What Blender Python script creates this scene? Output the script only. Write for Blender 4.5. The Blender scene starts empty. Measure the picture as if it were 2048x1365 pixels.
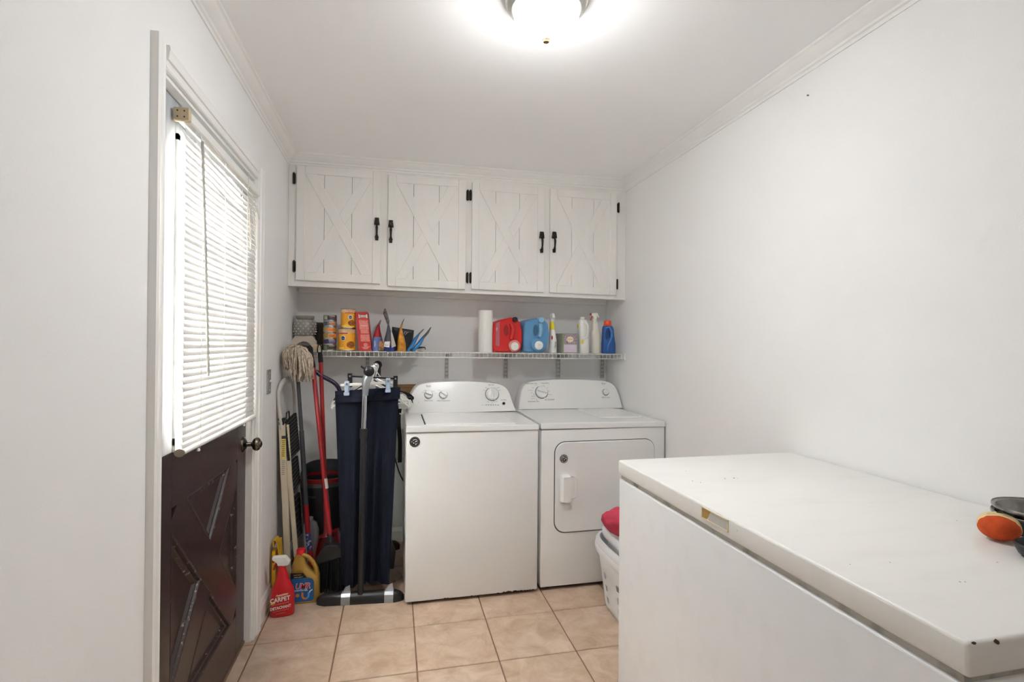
import bpy, bmesh, math, random
from mathutils import Vector, Matrix
random.seed(7)
sc = bpy.context.scene
C = sc.collection
PI = math.pi
V = Vector

# ------------------------------------------------------------------ camera
FPX = 1031.82
CAMZ = 1.3161
YAW, PITCH, ROLL = math.radians(12.827), math.radians(0.274), math.radians(0.450)
cF = V((math.sin(YAW)*math.cos(PITCH), math.cos(YAW)*math.cos(PITCH), math.sin(PITCH)))
_r = V((math.cos(YAW), -math.sin(YAW), 0)); _u = _r.cross(cF)
cR = _r*math.cos(ROLL) + _u*math.sin(ROLL)
cU = _u*math.cos(ROLL) - _r*math.sin(ROLL)
cd = bpy.data.cameras.new('camera'); cam = bpy.data.objects.new('camera', cd); C.objects.link(cam)
cd.sensor_width = 36; cd.lens = FPX/2048*36; cd.clip_start = 0.02
m = Matrix.Identity(4)
for i in range(3):
    m[i][0], m[i][1], m[i][2] = cR[i], cU[i], -cF[i]
m[2][3] = CAMZ
cam.matrix_world = m
sc.camera = cam

def at(px, py, X=None, Y=None, Z=None):
    """surveyed point: where the sight line through a photo pixel meets a known plane of the room"""
    d = cF + cR*((px-1024)/FPX) - cU*((py-682.5)/FPX)
    o = V((0, 0, CAMZ))
    if X is not None: t = X/d.x
    elif Y is not None: t = Y/d.y
    else: t = (Z-CAMZ)/d.z
    return o + d*t

# ------------------------------------------------------------------ world, exposure
w = bpy.data.worlds.new('world'); sc.world = w; w.use_nodes = True
bg = w.node_tree.nodes['Background']
bg.inputs[0].default_value = (1.0, 0.985, 0.96, 1); bg.inputs[1].default_value = 12.5
sc.view_settings.view_transform = 'Standard'; sc.view_settings.look = 'None'
sc.view_settings.gamma = 1; sc.view_settings.use_curve_mapping = False
sc.view_settings.exposure = 2.54
sc.cycles.max_bounces = 10; sc.cycles.diffuse_bounces = 9; sc.cycles.sample_clamp_indirect = 6
LAMP = 29.0      # glass dome of the ceiling lamp

# ------------------------------------------------------------------ materials
def lin(c):
    c = c/255.0
    return c/12.92 if c <= 0.04045 else ((c+0.055)/1.055)**2.4
def col(rgb): return (lin(rgb[0]), lin(rgb[1]), lin(rgb[2]), 1)
MATS = {}
def mat(name, rgb, rough=0.5, metal=0.0, var=0.0, vs=6.0, bump=0.0, bs=60.0, spec=0.5, coat=0.0, rgb2=None, thr=None, stretch=None, emit=0.0, trans=0.0, sss=0.0):
    if name in MATS: return MATS[name]
    mt = bpy.data.materials.new(name); mt.use_nodes = True; MATS[name] = mt
    nt = mt.node_tree; b = nt.nodes['Principled BSDF']
    b.inputs['Base Color'].default_value = col(rgb)
    b.inputs['Roughness'].default_value = rough; b.inputs['Metallic'].default_value = metal
    b.inputs['Specular IOR Level'].default_value = spec
    b.inputs['Coat Weight'].default_value = coat
    if trans: b.inputs['Transmission Weight'].default_value = trans
    if emit:
        b.inputs['Emission Color'].default_value = col(rgb); b.inputs['Emission Strength'].default_value = emit
    geo = nt.nodes.new('ShaderNodeNewGeometry'); src = geo.outputs['Position']
    if stretch:
        mp = nt.nodes.new('ShaderNodeMapping'); mp.inputs['Scale'].default_value = stretch
        nt.links.new(src, mp.inputs['Vector']); src = mp.outputs[0]
    if var or rgb2:
        n = nt.nodes.new('ShaderNodeTexNoise'); n.inputs['Scale'].default_value = vs; n.inputs['Detail'].default_value = 6
        nt.links.new(src, n.inputs['Vector'])
        r = nt.nodes.new('ShaderNodeValToRGB')
        a = col(rgb); c2 = col(rgb2) if rgb2 else tuple(x*(1-var) for x in a[:3])+(1,)
        if thr: r.color_ramp.elements[0].position, r.color_ramp.elements[1].position = thr
        else: r.color_ramp.elements[0].position, r.color_ramp.elements[1].position = 0.35, 0.65
        r.color_ramp.elements[0].color = a; r.color_ramp.elements[1].color = c2
        nt.links.new(n.outputs['Fac'], r.inputs[0]); nt.links.new(r.outputs[0], b.inputs['Base Color'])
    if bump:
        n2 = nt.nodes.new('ShaderNodeTexNoise'); n2.inputs['Scale'].default_value = bs; n2.inputs['Detail'].default_value = 4
        nt.links.new(src, n2.inputs['Vector'])
        bp = nt.nodes.new('ShaderNodeBump'); bp.inputs['Strength'].default_value = bump; bp.inputs['Distance'].default_value = 0.002
        nt.links.new(n2.outputs['Fac'], bp.inputs['Height']); nt.links.new(bp.outputs[0], b.inputs['Normal'])
    return mt
M_wall = mat('wall_paint', (240, 240, 239), 0.85, var=0.02, vs=2, bump=0.12, bs=180, spec=0.2)
M_ceil = mat('ceiling_paint', (250, 250, 250), 0.9, var=0.015, vs=2, bump=0.1, bs=140, spec=0.1)
M_trim = mat('trim_paint', (240, 239, 236), 0.45, var=0.02, vs=9)
M_cab = mat('cabinet_paint', (240, 238, 234), 0.5, var=0.035, vs=14, bump=0.25, bs=90, stretch=(1, 1, 0.12))
M_enamel = mat('white_enamel', (228, 228, 226), 0.28, var=0.015, vs=3, bump=0.03, bs=400)
M_enamel2 = mat('white_enamel_panel', (232, 232, 230), 0.22)
M_freezer = mat('freezer_enamel', (238, 239, 240), 0.3, rgb2=(230, 230, 230), vs=4, thr=(0.5, 0.95), stretch=(1.2, 3.5, 3.0))
M_frztop = mat('freezer_top_enamel', (236, 235, 231), 0.38, rgb2=(228, 226, 221), vs=5, thr=(0.5, 0.95), stretch=(1, 4, 1), bump=0.05, bs=250)
M_gasket = mat('grey_gasket', (176, 174, 166), 0.7, rgb2=(110, 104, 92), vs=18, thr=(0.5, 0.75))
M_black = mat('black_plastic', (30, 31, 33), 0.4)
M_blackm = mat('black_matte', (24, 24, 26), 0.75, var=0.2, vs=20)
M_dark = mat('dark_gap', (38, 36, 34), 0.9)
M_bronze = mat('dark_bronze', (46, 42, 36), 0.45, metal=0.7, rgb2=(110, 96, 72), vs=120, thr=(0.55, 0.8))
M_chrome = mat('chrome', (205, 207, 212), 0.14, metal=1.0)
M_nickel = mat('antique_nickel', (120, 113, 102), 0.25, metal=1.0)
M_bnickel = mat('brushed_nickel', (196, 192, 184), 0.35, metal=0.9)
M_duct = mat('duct_tape', (170, 174, 180), 0.3, metal=0.7, bump=0.8, bs=70)
M_wire = mat('white_wire', (232, 230, 224), 0.35)
M_steel = mat('painted_steel', (205, 204, 199), 0.4)
M_grout = mat('grout', (128, 100, 76), 0.95, var=0.25, vs=40)
M_white = mat('white_plastic', (236, 235, 230), 0.35)
M_slot = mat('slot_dark', (70, 69, 67), 0.9)

# door paint: dark brown with worn pale chips
M_door = mat('door_paint', (50, 34, 32), 0.3, rgb2=(86, 68, 62), vs=40, thr=(0.64, 0.8), bump=0.15, bs=90)
M_doorwear = mat('door_paint_worn', (50, 35, 32), 0.4, rgb2=(176, 160, 140), vs=55, thr=(0.63, 0.74), bump=0.4, bs=120)
M_doorglare = mat('door_glare_grey', (186, 190, 195), 0.5, rgb2=(150, 155, 162), vs=30, thr=(0.45, 0.7), stretch=(1, 1, 0.2))  # window glare on the brown upper door, painted in as pale grey

def tile_material():
    mt = bpy.data.materials.new('beige_tile'); mt.use_nodes = True; nt = mt.node_tree; b = nt.nodes['Principled BSDF']
    g = nt.nodes.new('ShaderNodeNewGeometry'); oi = nt.nodes.new('ShaderNodeObjectInfo')
    add = nt.nodes.new('ShaderNodeVectorMath'); add.operation = 'ADD'
    sc_ = nt.nodes.new('ShaderNodeMath'); sc_.operation = 'MULTIPLY'; sc_.inputs[1].default_value = 37
    nt.links.new(oi.outputs['Random'], sc_.inputs[0]); nt.links.new(g.outputs['Position'], add.inputs[0]); nt.links.new(sc_.outputs[0], add.inputs[1])
    n1 = nt.nodes.new('ShaderNodeTexNoise'); n1.inputs['Scale'].default_value = 9; n1.inputs['Detail'].default_value = 8; n1.inputs['Roughness'].default_value = 0.65
    n1.inputs['Distortion'].default_value = 0.6
    nt.links.new(add.outputs[0], n1.inputs['Vector'])
    r = nt.nodes.new('ShaderNodeValToRGB'); e = r.color_ramp.elements
    e[0].position = 0.34; e[0].color = col((168, 144, 121)); e[1].position = 0.66; e[1].color = col((200, 180, 160))
    k = e.new(0.5); k.color = col((185, 161, 139))
    nt.links.new(n1.outputs['Fac'], r.inputs[0]); nt.links.new(r.outputs[0], b.inputs['Base Color'])
    n2 = nt.nodes.new('ShaderNodeTexNoise'); n2.inputs['Scale'].default_value = 60; nt.links.new(add.outputs[0], n2.inputs['Vector'])
    bp = nt.nodes.new('ShaderNodeBump'); bp.inputs['Strength'].default_value = 0.25; bp.inputs['Distance'].default_value = 0.002
    nt.links.new(n2.outputs['Fac'], bp.inputs['Height']); nt.links.new(bp.outputs[0], b.inputs['Normal'])
    b.inputs['Roughness'].default_value = 0.42
    return mt
M_tile = tile_material()

def glass_material():
    mt = bpy.data.materials.new('window_glass'); mt.use_nodes = True; nt = mt.node_tree
    nt.nodes.clear()
    o = nt.nodes.new('ShaderNodeOutputMaterial'); t = nt.nodes.new('ShaderNodeBsdfTransparent'); g = nt.nodes.new('ShaderNodeBsdfGlossy')
    g.inputs['Roughness'].default_value = 0.03
    mx = nt.nodes.new('ShaderNodeMixShader'); mx.inputs[0].default_value = 0.06
    nt.links.new(t.outputs[0], mx.inputs[1]); nt.links.new(g.outputs[0], mx.inputs[2]); nt.links.new(mx.outputs[0], o.inputs[0])
    return mt
M_glass = glass_material()
def translucent(name, rgb, f):
    mt = bpy.data.materials.new(name); mt.use_nodes = True; nt = mt.node_tree
    b = nt.nodes['Principled BSDF']; b.inputs['Base Color'].default_value = col(rgb); b.inputs['Roughness'].default_value = 0.4
    t = nt.nodes.new('ShaderNodeBsdfTranslucent'); t.inputs[0].default_value = col(rgb)
    mx = nt.nodes.new('ShaderNodeMixShader'); mx.inputs[0].default_value = f
    nt.links.new(b.outputs[0], mx.inputs[1]); nt.links.new(t.outputs[0], mx.inputs[2])
    nt.links.new(mx.outputs[0], nt.nodes['Material Output'].inputs[0])
    return mt
M_slat = translucent('blind_slat_vinyl', (222, 221, 218), 0.07)
M_clip = translucent('clear_clip', (205, 220, 240), 0.4)
def emissive(name, rgb, s):
    """frosted glass, brightest low on the bowl round the bulb, dimmer towards its rim"""
    mt = bpy.data.materials.new(name); mt.use_nodes = True; nt = mt.node_tree; b = nt.nodes['Principled BSDF']
    b.inputs['Base Color'].default_value = col(rgb)
    b.inputs['Emission Color'].default_value = (0.955, 0.98, 1.0, 1)
    g = nt.nodes.new('ShaderNodeNewGeometry'); sx = nt.nodes.new('ShaderNodeSeparateXYZ'); mr = nt.nodes.new('ShaderNodeMapRange')
    nt.links.new(g.outputs['Position'], sx.inputs[0]); nt.links.new(sx.outputs['Z'], mr.inputs['Value'])
    mr.inputs['From Min'].default_value = 2.402-0.118; mr.inputs['From Max'].default_value = 2.402-0.068
    mr.inputs['To Min'].default_value = s; mr.inputs['To Max'].default_value = s*0.09
    nt.links.new(mr.outputs[0], b.inputs['Emission Strength'])
    return mt
M_dome = emissive('lit_frosted_glass', (250, 245, 235), LAMP)

# ------------------------------------------------------------------ mesh builder
class B:
    def __init__(s): s.v = []; s.f = []; s.sm = []
    def add(s, vs, fs, smooth=False):
        k = len(s.v); s.v += [V(p) for p in vs]; s.f += [tuple(i+k for i in f) for f in fs]; s.sm += [smooth]*len(fs); return s
    def box(s, x0, x1, y0, y1, z0, z1, bev=0.0, seg=1):
        if x0 > x1: x0, x1 = x1, x0
        if y0 > y1: y0, y1 = y1, y0
        if z0 > z1: z0, z1 = z1, z0
        vs = [(x, y, z) for x in (x0, x1) for y in (y0, y1) for z in (z0, z1)]
        fs = [(0, 1, 3, 2), (4, 6, 7, 5), (0, 4, 5, 1), (2, 3, 7, 6), (0, 2, 6, 4), (1, 5, 7, 3)]
        if not bev: return s.add(vs, fs)
        bm = bmesh.new(); bv = [bm.verts.new(p) for p in vs]
        for f in fs: bm.faces.new([bv[i] for i in f])
        bmesh.ops.bevel(bm, geom=bm.edges[:], offset=bev, segments=seg, affect='EDGES', profile=0.5)
        bm.verts.index_update()
        s.add([v.co.copy() for v in bm.verts], [[v.index for v in f.verts] for f in bm.faces], seg > 1); bm.free(); return s
    def hexa(s, P8):  # bottom 4 then top 4 (or near 4 / far 4)
        return s.add(P8, [(3, 2, 1, 0), (4, 5, 6, 7), (0, 1, 5, 4), (1, 2, 6, 5), (2, 3, 7, 6), (3, 0, 4, 7)])
    def prism(s, pts, vec):
        n = len(pts); vec = V(vec); a = [V(p) for p in pts]; b = [p+vec for p in a]
        return s.add(a+b, [tuple(range(n))[::-1], tuple(range(n, 2*n))] + [(i, (i+1) % n, n+(i+1) % n, n+i) for i in range(n)])
    def loft(s, rings, cap=True, smooth=True, closed=True):
        n = len(rings[0]); vs = [p for r in rings for p in r]; fs = []
        for k in range(len(rings)-1):
            for i in range(n if closed else n-1):
                j = (i+1) % n
                fs.append((k*n+i, k*n+j, (k+1)*n+j, (k+1)*n+i))
        s.add(vs, fs, smooth)
        if cap and closed:
            L = (len(rings)-1)*n; K = len(s.v)-len(vs)
            s.f += [tuple(K+i for i in range(n))[::-1], tuple(K+L+i for i in range(n))]; s.sm += [False, False]
        return s
    def tube(s, pts, r, n=8, cap=True, flat=1.0):
        pts = [V(p) for p in pts]; rr = r if isinstance(r, (list, tuple)) else [r]*len(pts)
        rings = []; up = None
        for i, p in enumerate(pts):
            t = (pts[min(i+1, len(pts)-1)] - pts[max(i-1, 0)]).normalized()
            if up is None:
                up = V((0, 0, 1)) if abs(t.z) < 0.9 else V((1, 0, 0))
            a = t.cross(up).normalized(); b = a.cross(t).normalized(); up = b
            rings.append([p + a*(math.cos(2*PI*k/n)*rr[i]) + b*(math.sin(2*PI*k/n)*rr[i]*flat) for k in range(n)])
        return s.loft(rings, cap)
    def cyl(s, p0, p1, r0, r1=None, n=20, cap=True):
        return s.tube([p0, p1], [r0, r0 if r1 is None else r1], n, cap)
    def lathe(s, prof, c, n=28, axis=None, cap=True):
        c = V(c); ax = (V(axis).normalized() if axis else V((0, 0, 1)))
        up = V((1, 0, 0)) if abs(ax.x) < 0.9 else V((0, 1, 0))
        a = (up - ax*up.dot(ax)).normalized(); b = ax.cross(a)
        rings = [[c + ax*z + a*(r*math.cos(2*PI*k/n)) + b*(r*math.sin(2*PI*k/n)) for k in range(n)] for r, z in prof]
        return s.loft(rings, cap)
    def ell(s, c, rx, ry, rz, n=20, k=12):
        rings = []
        for i in range(k+1):
            t = -PI/2 + PI*i/k; cr = max(math.cos(t), 0.02)
            rings.append([V((c[0]+rx*cr*math.cos(2*PI*j/n), c[1]+ry*cr*math.sin(2*PI*j/n), c[2]+rz*math.sin(t))) for j in range(n)])
        return s.loft(rings)

def sring(cx, cy, z, rx, ry, n=28, p=2.6, rot=0.0):
    out = []
    for k in range(n):
        t = 2*PI*k/n; ct, st = math.cos(t), math.sin(t)
        x = rx*math.copysign(abs(ct)**(2/p), ct); y = ry*math.copysign(abs(st)**(2/p), st)
        out.append(V((cx + x*math.cos(rot)-y*math.sin(rot), cy + x*math.sin(rot)+y*math.cos(rot), z)))
    return out

def obj(name, b, m, parent=None, kind=None, label=None, bevel=0.0, seg=2):
    me = bpy.data.meshes.new(name); me.from_pydata([tuple(v) for v in b.v], [], b.f)
    me.materials.append(m)
    for p, s_ in zip(me.polygons, b.sm): p.use_smooth = s_
    bm = bmesh.new(); bm.from_mesh(me); bmesh.ops.recalc_face_normals(bm, faces=bm.faces[:])
    for e_ in bm.edges:
        if len(e_.link_faces) == 2 and e_.calc_face_angle(0) > 0.75: e_.smooth = False
    bm.to_mesh(me); bm.free()
    me.update()
    o = bpy.data.objects.new(name, me); C.objects.link(o)
    if parent is not None:
        o.parent = parent
        o.matrix_parent_inverse = full(parent).inverted()
    if kind: o['kind'] = kind
    if label: o['label'] = label
    if bevel:
        md = o.modifiers.new('bevel', 'BEVEL'); md.width = bevel; md.segments = seg; md.limit_method = 'ANGLE'; md.angle_limit = math.radians(40)
    return o
def full(o):
    if o.parent is None: return o.matrix_basis.copy()
    return full(o.parent) @ o.matrix_parent_inverse @ o.matrix_basis
def tag(o, label, cat, group=None):
    o['label'] = label; o['category'] = cat
    if group: o['group'] = group
    return o
def thing(name, label, cat, loc=(0, 0, 0), group=None):
    o = bpy.data.objects.new(name, None); C.objects.link(o); o.location = loc; o.empty_display_size = 0.05
    return tag(o, label, cat, group)
def struct(name, b, m, parent=None, **k):
    o = obj(name, b, m, parent, **k)
    if parent is None: o['kind'] = 'structure'
    return o

# text as thin geometry laid on a surface
def text2d(s, size=1.0, shear=0.0, align='CENTER', bold=0.0, sx=1.0):
    cu = bpy.data.curves.new('t', 'FONT'); cu.body = s; cu.size = size; cu.resolution_u = 2; cu.align_x = align; cu.align_y = 'CENTER'
    cu.offset = bold; cu.shear = shear
    o = bpy.data.objects.new('t', cu); C.objects.link(o)
    dg = bpy.context.evaluated_depsgraph_get(); me = bpy.data.meshes.new_from_object(o.evaluated_get(dg))
    vs = [(v.co.x*sx, v.co.y) for v in me.vertices]; fs = [tuple(p.vertices) for p in me.polygons]
    bpy.data.objects.remove(o); bpy.data.curves.remove(cu); bpy.data.meshes.remove(me)
    return vs, fs
def plane_map(o, u, v, off=0.0006):
    o, u, v = V(o), V(u).normalized(), V(v).normalized(); n = u.cross(v)
    return lambda a, b, k=1: o + u*a + v*b + n*off*k
def cyl_map(cx, cy, r, z0, off=0.0006, face=0.0):
    return lambda a, b, k=1: V((cx + (r+off*k)*math.sin(face + a/r), cy - (r+off*k)*math.cos(face + a/r), z0+b))
def d_text(mp, s, a, b, size, k=2, **kw):
    vs, fs = text2d(s, size, **kw); return B().add([mp(a+x, b+y, k) for x, y in vs], fs)
def d_rect(mp, a0, a1, b0, b1, k=1, n=8):
    vs = []; fs = []
    for i in range(n+1):
        a = a0+(a1-a0)*i/n; vs += [mp(a, b0, k), mp(a, b1, k)]
    for i in range(n): fs.append((2*i, 2*i+2, 2*i+3, 2*i+1))
    return B().add(vs, fs)
def d_disc(mp, a, b, r, k=1, n=20, ry=None):
    ry = ry or r
    vs = [mp(a, b, k)]; fs = [(0, 1+i, 1+(i+1) % n) for i in range(n)]
    for j in range(1, 5): vs += [mp(a+r*j/4*math.cos(2*PI*i/n), b+ry*j/4*math.sin(2*PI*i/n), k) for i in range(n)]
    for j in range(3): fs += [(1+j*n+i, 1+j*n+(i+1) % n, 1+(j+1)*n+(i+1) % n, 1+(j+1)*n+i) for i in range(n)]
    return B().add(vs, fs)
def d_poly(mp, pts, k=1):
    return B().add([mp(a, b, k) for a, b in pts], [tuple(range(len(pts)))])
def d_ring(mp, a, b, r0, r1, t0=0, t1=2*PI, k=1, n=24):
    vs = []
    for i in range(n+1):
        t = t0+(t1-t0)*i/n; vs += [mp(a+r0*math.cos(t), b+r0*math.sin(t), k), mp(a+r1*math.cos(t), b+r1*math.sin(t), k)]
    return B().add(vs, [(2*i, 2*i+1, 2*i+3, 2*i+2) for i in range(n)])

# ------------------------------------------------------------------ room
XL, XR, YB, YF, H = -0.604, 1.500, 3.507, -1.30, 2.402
DX = -0.63                        # face of the side door
OY0, OY1, OZ = 1.525, 2.470, 2.035  # doorway opening
b = B()
T = 0.14
b.box(XL-T, XL, YF, OY0, 0, H); b.box(XL-T, XL, OY1, YB+T, 0, H); b.box(XL-T, XL, OY0, OY1, OZ, H)
struct('wall_left', b, M_wall)
struct('wall_right', B().box(XR, XR+T, YF, YB+T, 0, H), M_wall)
struct('wall_back', B().box(XL, XR, YB, YB+T, 0, H), M_wall)
struct('wall_front', B().box(XL-T, XR+T, YF-T, YF, 0, H), M_wall)
struct('ceiling', B().box(XL-T, XR+T, YF-T, YB+T, H, H+0.1), M_ceil)
fl = struct('floor', B().box(XL-T, XR+T, YF-T, YB+T, -0.1, -0.0035), M_grout)
# tiles, each with its own bevelled edges
TS, GX, GY, GG = 0.336, -0.236, 2.436, 0.0026
tmesh = {}
xs = [DX-0.02, -0.580] + [GX+TS*i for i in range(0, 6)] + [XR]
ys = [YF] + [GY+TS*j for j in range(-11, 4)] + [YB]
for i in range(len(xs)-1):
    for j in range(len(ys)-1):
        x0, x1, y0, y1 = xs[i], xs[i+1], ys[j], ys[j+1]
        if x1-x0 < 0.02 or y1-y0 < 0.02: continue
        key = (round(x1-x0, 3), round(y1-y0, 3))
        x_off = (x0+x1)/2; y_off = (y0+y1)/2
        if i == 0:  # narrow strip lies in the doorway and under the casing only there
            if not (1.0 < y_off < 2.75): continue
        if key not in tmesh:
            hx, hy = (x1-x0)/2-GG, (y1-y0)/2-GG; bv = 0.0022
            t_ = B(); t_.loft([[V((-hx, -hy, -0.004)), V((hx, -hy, -0.004)), V((hx, hy, -0.004)), V((-hx, hy, -0.004))],
                  [V((-hx, -hy, -bv)), V((hx, -hy, -bv)), V((hx, hy, -bv)), V((-hx, hy, -bv))],
                  [V((-hx+bv, -hy+bv, 0)), V((hx-bv, -hy+bv, 0)), V((hx-bv, hy-bv, 0)), V((-hx+bv, hy-bv, 0))]], smooth=False)
            o = obj('tile', t_, M_tile, fl); tmesh[key] = o.data
        else:
            o = bpy.data.objects.new('tile', tmesh[key]); C.objects.link(o); o.parent = fl
        o.location = (x_off, y_off, 0)

# crown moulding
def crown(pts_dir):  # profile points: (out, down)
    return [(0, 0), (0.052, 0), (0.052, 0.007), (0.044, 0.012), (0.036, 0.022), (0.024, 0.034), (0.014, 0.042), (0.012, 0.050), (0.006, 0.054), (0.005, 0.066), (0, 0.066)]
pr = crown(0)
struct('trim_1', B().prism([(XL+o_, YF, H-d_) for o_, d_ in pr], (0, 3.195-YF, 0)), M_trim)
struct('trim_2', B().prism([(XR-o_, YF, H-d_) for o_, d_ in pr], (0, 3.195-YF, 0)), M_trim)
YC = 3.19
struct('trim_3', B().prism([(XL+0.001, YC-o_, H-d_*0.92) for o_, d_ in pr], (XR-XL-0.002, 0, 0)), M_trim)
# baseboards
def bb(name, p0, d, nrm):
    p0, d, nrm = V(p0), V(d), V(nrm)
    prof = [(0, 0), (0.013, 0), (0.013, 0.070), (0.009, 0.082), (0.006, 0.094), (0, 0.096)]
    return struct(name, B().prism([p0 + nrm*a + V((0, 0, h)) for a, h in prof], d), M_trim)
bb('baseboard_left', (XL, 2.585, 0), (0, YB-2.585, 0), (1, 0, 0))
bb('baseboard_back', (XL+0.013, YB, 0), (XR-XL-0.026, 0, 0), (0, -1, 0))
bb('baseboard_right', (XR, YF, 0), (0, YB-YF, 0), (-1, 0, 0))
bb('baseboard_front', (XL, 1.0, 0), (0, 0.46, 0), (1, 0, 0))

# door casing (stepped moulding) and jamb
def casing(y0, y1, z0, z1, head=False):
    b = B(); X0 = XL
    if not head:
        s = 1 if y0 < y1 else -1; wd = abs(y1-y0)   # y0 = outer edge, y1 = inner edge
        st = [(0, 0.0), (0, 0.019), (0.012, 0.021), (0.02, 0.019), (wd*0.55, 0.017), (wd*0.6, 0.012), (wd*0.85, 0.011), (wd*0.92, 0.013), (wd, 0.010), (wd, 0)]
        b.prism([(X0+h, y0+s*a, z0) for a, h in st], (0, 0, z1-z0))
    return b
b = casing(1.462, OY0, 0, OZ+0.062)
struct('trim_4', b, M_trim)
b = casing(OY1+0.088, OY1, 0, OZ+0.062)
struct('trim_5', b, M_trim)
st = [(0, 0.0), (0, 0.019), (0.010, 0.021), (0.018, 0.019), (0.036, 0.017), (0.038, 0.012), (0.050, 0.011), (0.058, 0.013), (0.062, 0.010), (0.062, 0)]
struct('trim_6', B().prism([(XL+h, OY0+0.0005, OZ+0.062-a) for a, h in st], (0, OY1-OY0-0.001, 0)), M_trim)
b = B()
b.box(XL-T, XL, OY0, OY0+0.010, 0, OZ); b.box(XL-T, XL, OY1-0.010, OY1, 0, OZ); b.box(XL-T, XL, OY0+0.01, OY1-0.01, OZ-0.012, OZ)
b.box(XL-T, DX-0.048, OY0+0.01, OY0+0.022, 0, OZ-0.012); b.box(XL-T, DX-0.048, OY1-0.022, OY1-0.01, 0, OZ-0.012); b.box(XL-T, DX-0.048, OY0+0.02, OY1-0.02, OZ-0.024, OZ-0.012)
struct('trim_7', b, M_trim)
struct('trim_8', B().box(XL-T, DX+0.004, OY0+0.01, OY1-0.01, -0.002, 0.0105, 0.002), mat('threshold_brown', (120, 96, 74), 0.5, var=0.2, vs=20))

# ------------------------------------------------------------------ side door
DY0, DY1, DZ0, DZ1 = OY0+0.012, OY1-0.012, 0.012, OZ-0.014
WY0, WY1, WZ0, WZ1 = 1.690, 2.335, 1.010, 1.925
DB = DX-0.045
door = bpy.data.objects.new('door_1', None); C.objects.link(door); door.location = (DX, DY0, 0.012); door['kind'] = 'structure'
door['label'] = 'dark brown exterior door with glazed top and cross-braced lower panel'
obj('stile', B().box(DB, DX, DY0, WY0, DZ0, WZ0-0.02), M_door, door, bevel=0.002)
obj('stile', B().box(DB, DX, 2.335, DY1, DZ0, WZ0-0.02), M_door, door, bevel=0.002)
obj('upper_stile', B().box(DB, DX, DY0, WY0, WZ0-0.02, DZ1), M_doorglare, door, bevel=0.002, label='upper stile beside the glass, window glare painted in pale grey')
obj('upper_stile', B().box(DB, DX, WY1, DY1, WZ0-0.02, DZ1), M_doorglare, door, bevel=0.002, label='upper stile beside the glass, window glare painted in pale grey')
obj('top_rail', B().box(DB, DX, WY0, WY1, WZ1, DZ1), M_doorglare, door, bevel=0.002)
obj('lock_rail', B().box(DB, DX, WY0, 2.335, 0.826, WZ0-0.02), M_door, door, bevel=0.001)
obj('bottom_rail', B().box(DB, DX, WY0, 2.335, DZ0, 0.18), M_door, door, bevel=0.001)
obj('recessed_panel', B().box(DB+0.008, DX-0.016, WY0-0.01, 2.345, 0.17, 0.84), M_door, door)
def dprism(name, pts, x0, x1, m, bev=0.003):
    return obj(name, B().prism([(x0, y, z) for y, z in pts], (x1-x0, 0, 0)), m, door, bevel=bev)
# the crossed boards, edges as in the photograph
Y0, Y1 = WY0, 2.335
cy = 2.035; hw = 0.085
def lineyz(p, q, off):
    d = (V((q[0], q[1]))-V((p[0], p[1]))).normalized(); n = V((-d.y, d.x)); return [(p[0]+n.x*off, p[1]+n.y*off), (q[0]+n.x*off, q[1]+n.y*off)]
pA, qA = (1.72, 0.815), (2.33, 0.21)
pB, qB = (2.33, 0.815), (1.72, 0.21)
for (p, q) in ((pA, qA), (pB, qB)):
    e1 = lineyz(p, q, 0.062); e2 = lineyz(p, q, -0.062)
    L = e1+e2[::-1]
    o = dprism('brace', L, DX-0.03, DX-(0.0 if p is pA else 0.0012), M_door, 0.001)
# moulding strips round the four triangular panels
def strip(p, q, inward, name='panel_moulding'):
    d = (V(q)-V(p)); L = d.length; d.normalize(); n = V((-d.y, d.x))*inward
    P = lambda a, wd, h: V((DX-0.016+h, p[0]+d.x*a+n.x*wd, p[1]+d.y*a+n.y*wd))
    prof = [(0, 0), (0, 0.0165), (0.007, 0.0150), (0.011, 0.005), (0.016, 0.0095), (0.023, 0.0085), (0.030, 0.0)]
    r0 = [P(0, a, h) for a, h in prof]; r1 = [P(L, a, h) for a, h in prof]
    obj(name, B().loft([r0, r1], smooth=False), M_doorwear, door)
def inter(p, d, q, e):
    den = d.x*e.y-d.y*e.x; t = ((q.x-p.x)*e.y-(q.y-p.y)*e.x)/den; return p+d*t
A1 = [V(v) for v in lineyz(pA, qA, 0.062)]; A2 = [V(v) for v in lineyz(pA, qA, -0.062)]
B1 = [V(v) for v in lineyz(pB, qB, 0.062)]; B2 = [V(v) for v in lineyz(pB, qB, -0.062)]
def X_(l1, l2): return inter(l1[0], l1[1]-l1[0], l2[0], l2[1]-l2[0])
top = [V((0, 0.826)), V((3, 0.826))]; bot = [V((0, 0.18)), V((3, 0.18))]; lef = [V((WY0, 0)), V((WY0, 1))]; rig = [V((2.335, 0)), V((2.335, 1))]
# sort lines: A1 upper side of A?
upA, loA = (A1, A2) if A1[0].y > A2[0].y else (A2, A1)
upB, loB = (B1, B2) if B1[0].y > B2[0].y else (B2, B1)
tri = [[X_(upA, top), X_(upB, top), X_(upA, upB)], [X_(loA, lef), X_(upB, lef), X_(loA, upB)], [X_(upA, rig), X_(loB, rig), X_(upA, loB)], [X_(loA, bot), X_(loB, bot), X_(loA, loB)]]
for t3 in tri:
    cen = (t3[0]+t3[1]+t3[2])/3
    for i in range(3):
        p, q = t3[i], t3[(i+1) % 3]; d = q-p; n = V((-d.y, d.x)); s_ = 1 if n.dot(cen-p) > 0 else -1
        strip(tuple(p), tuple(q), s_)
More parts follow.
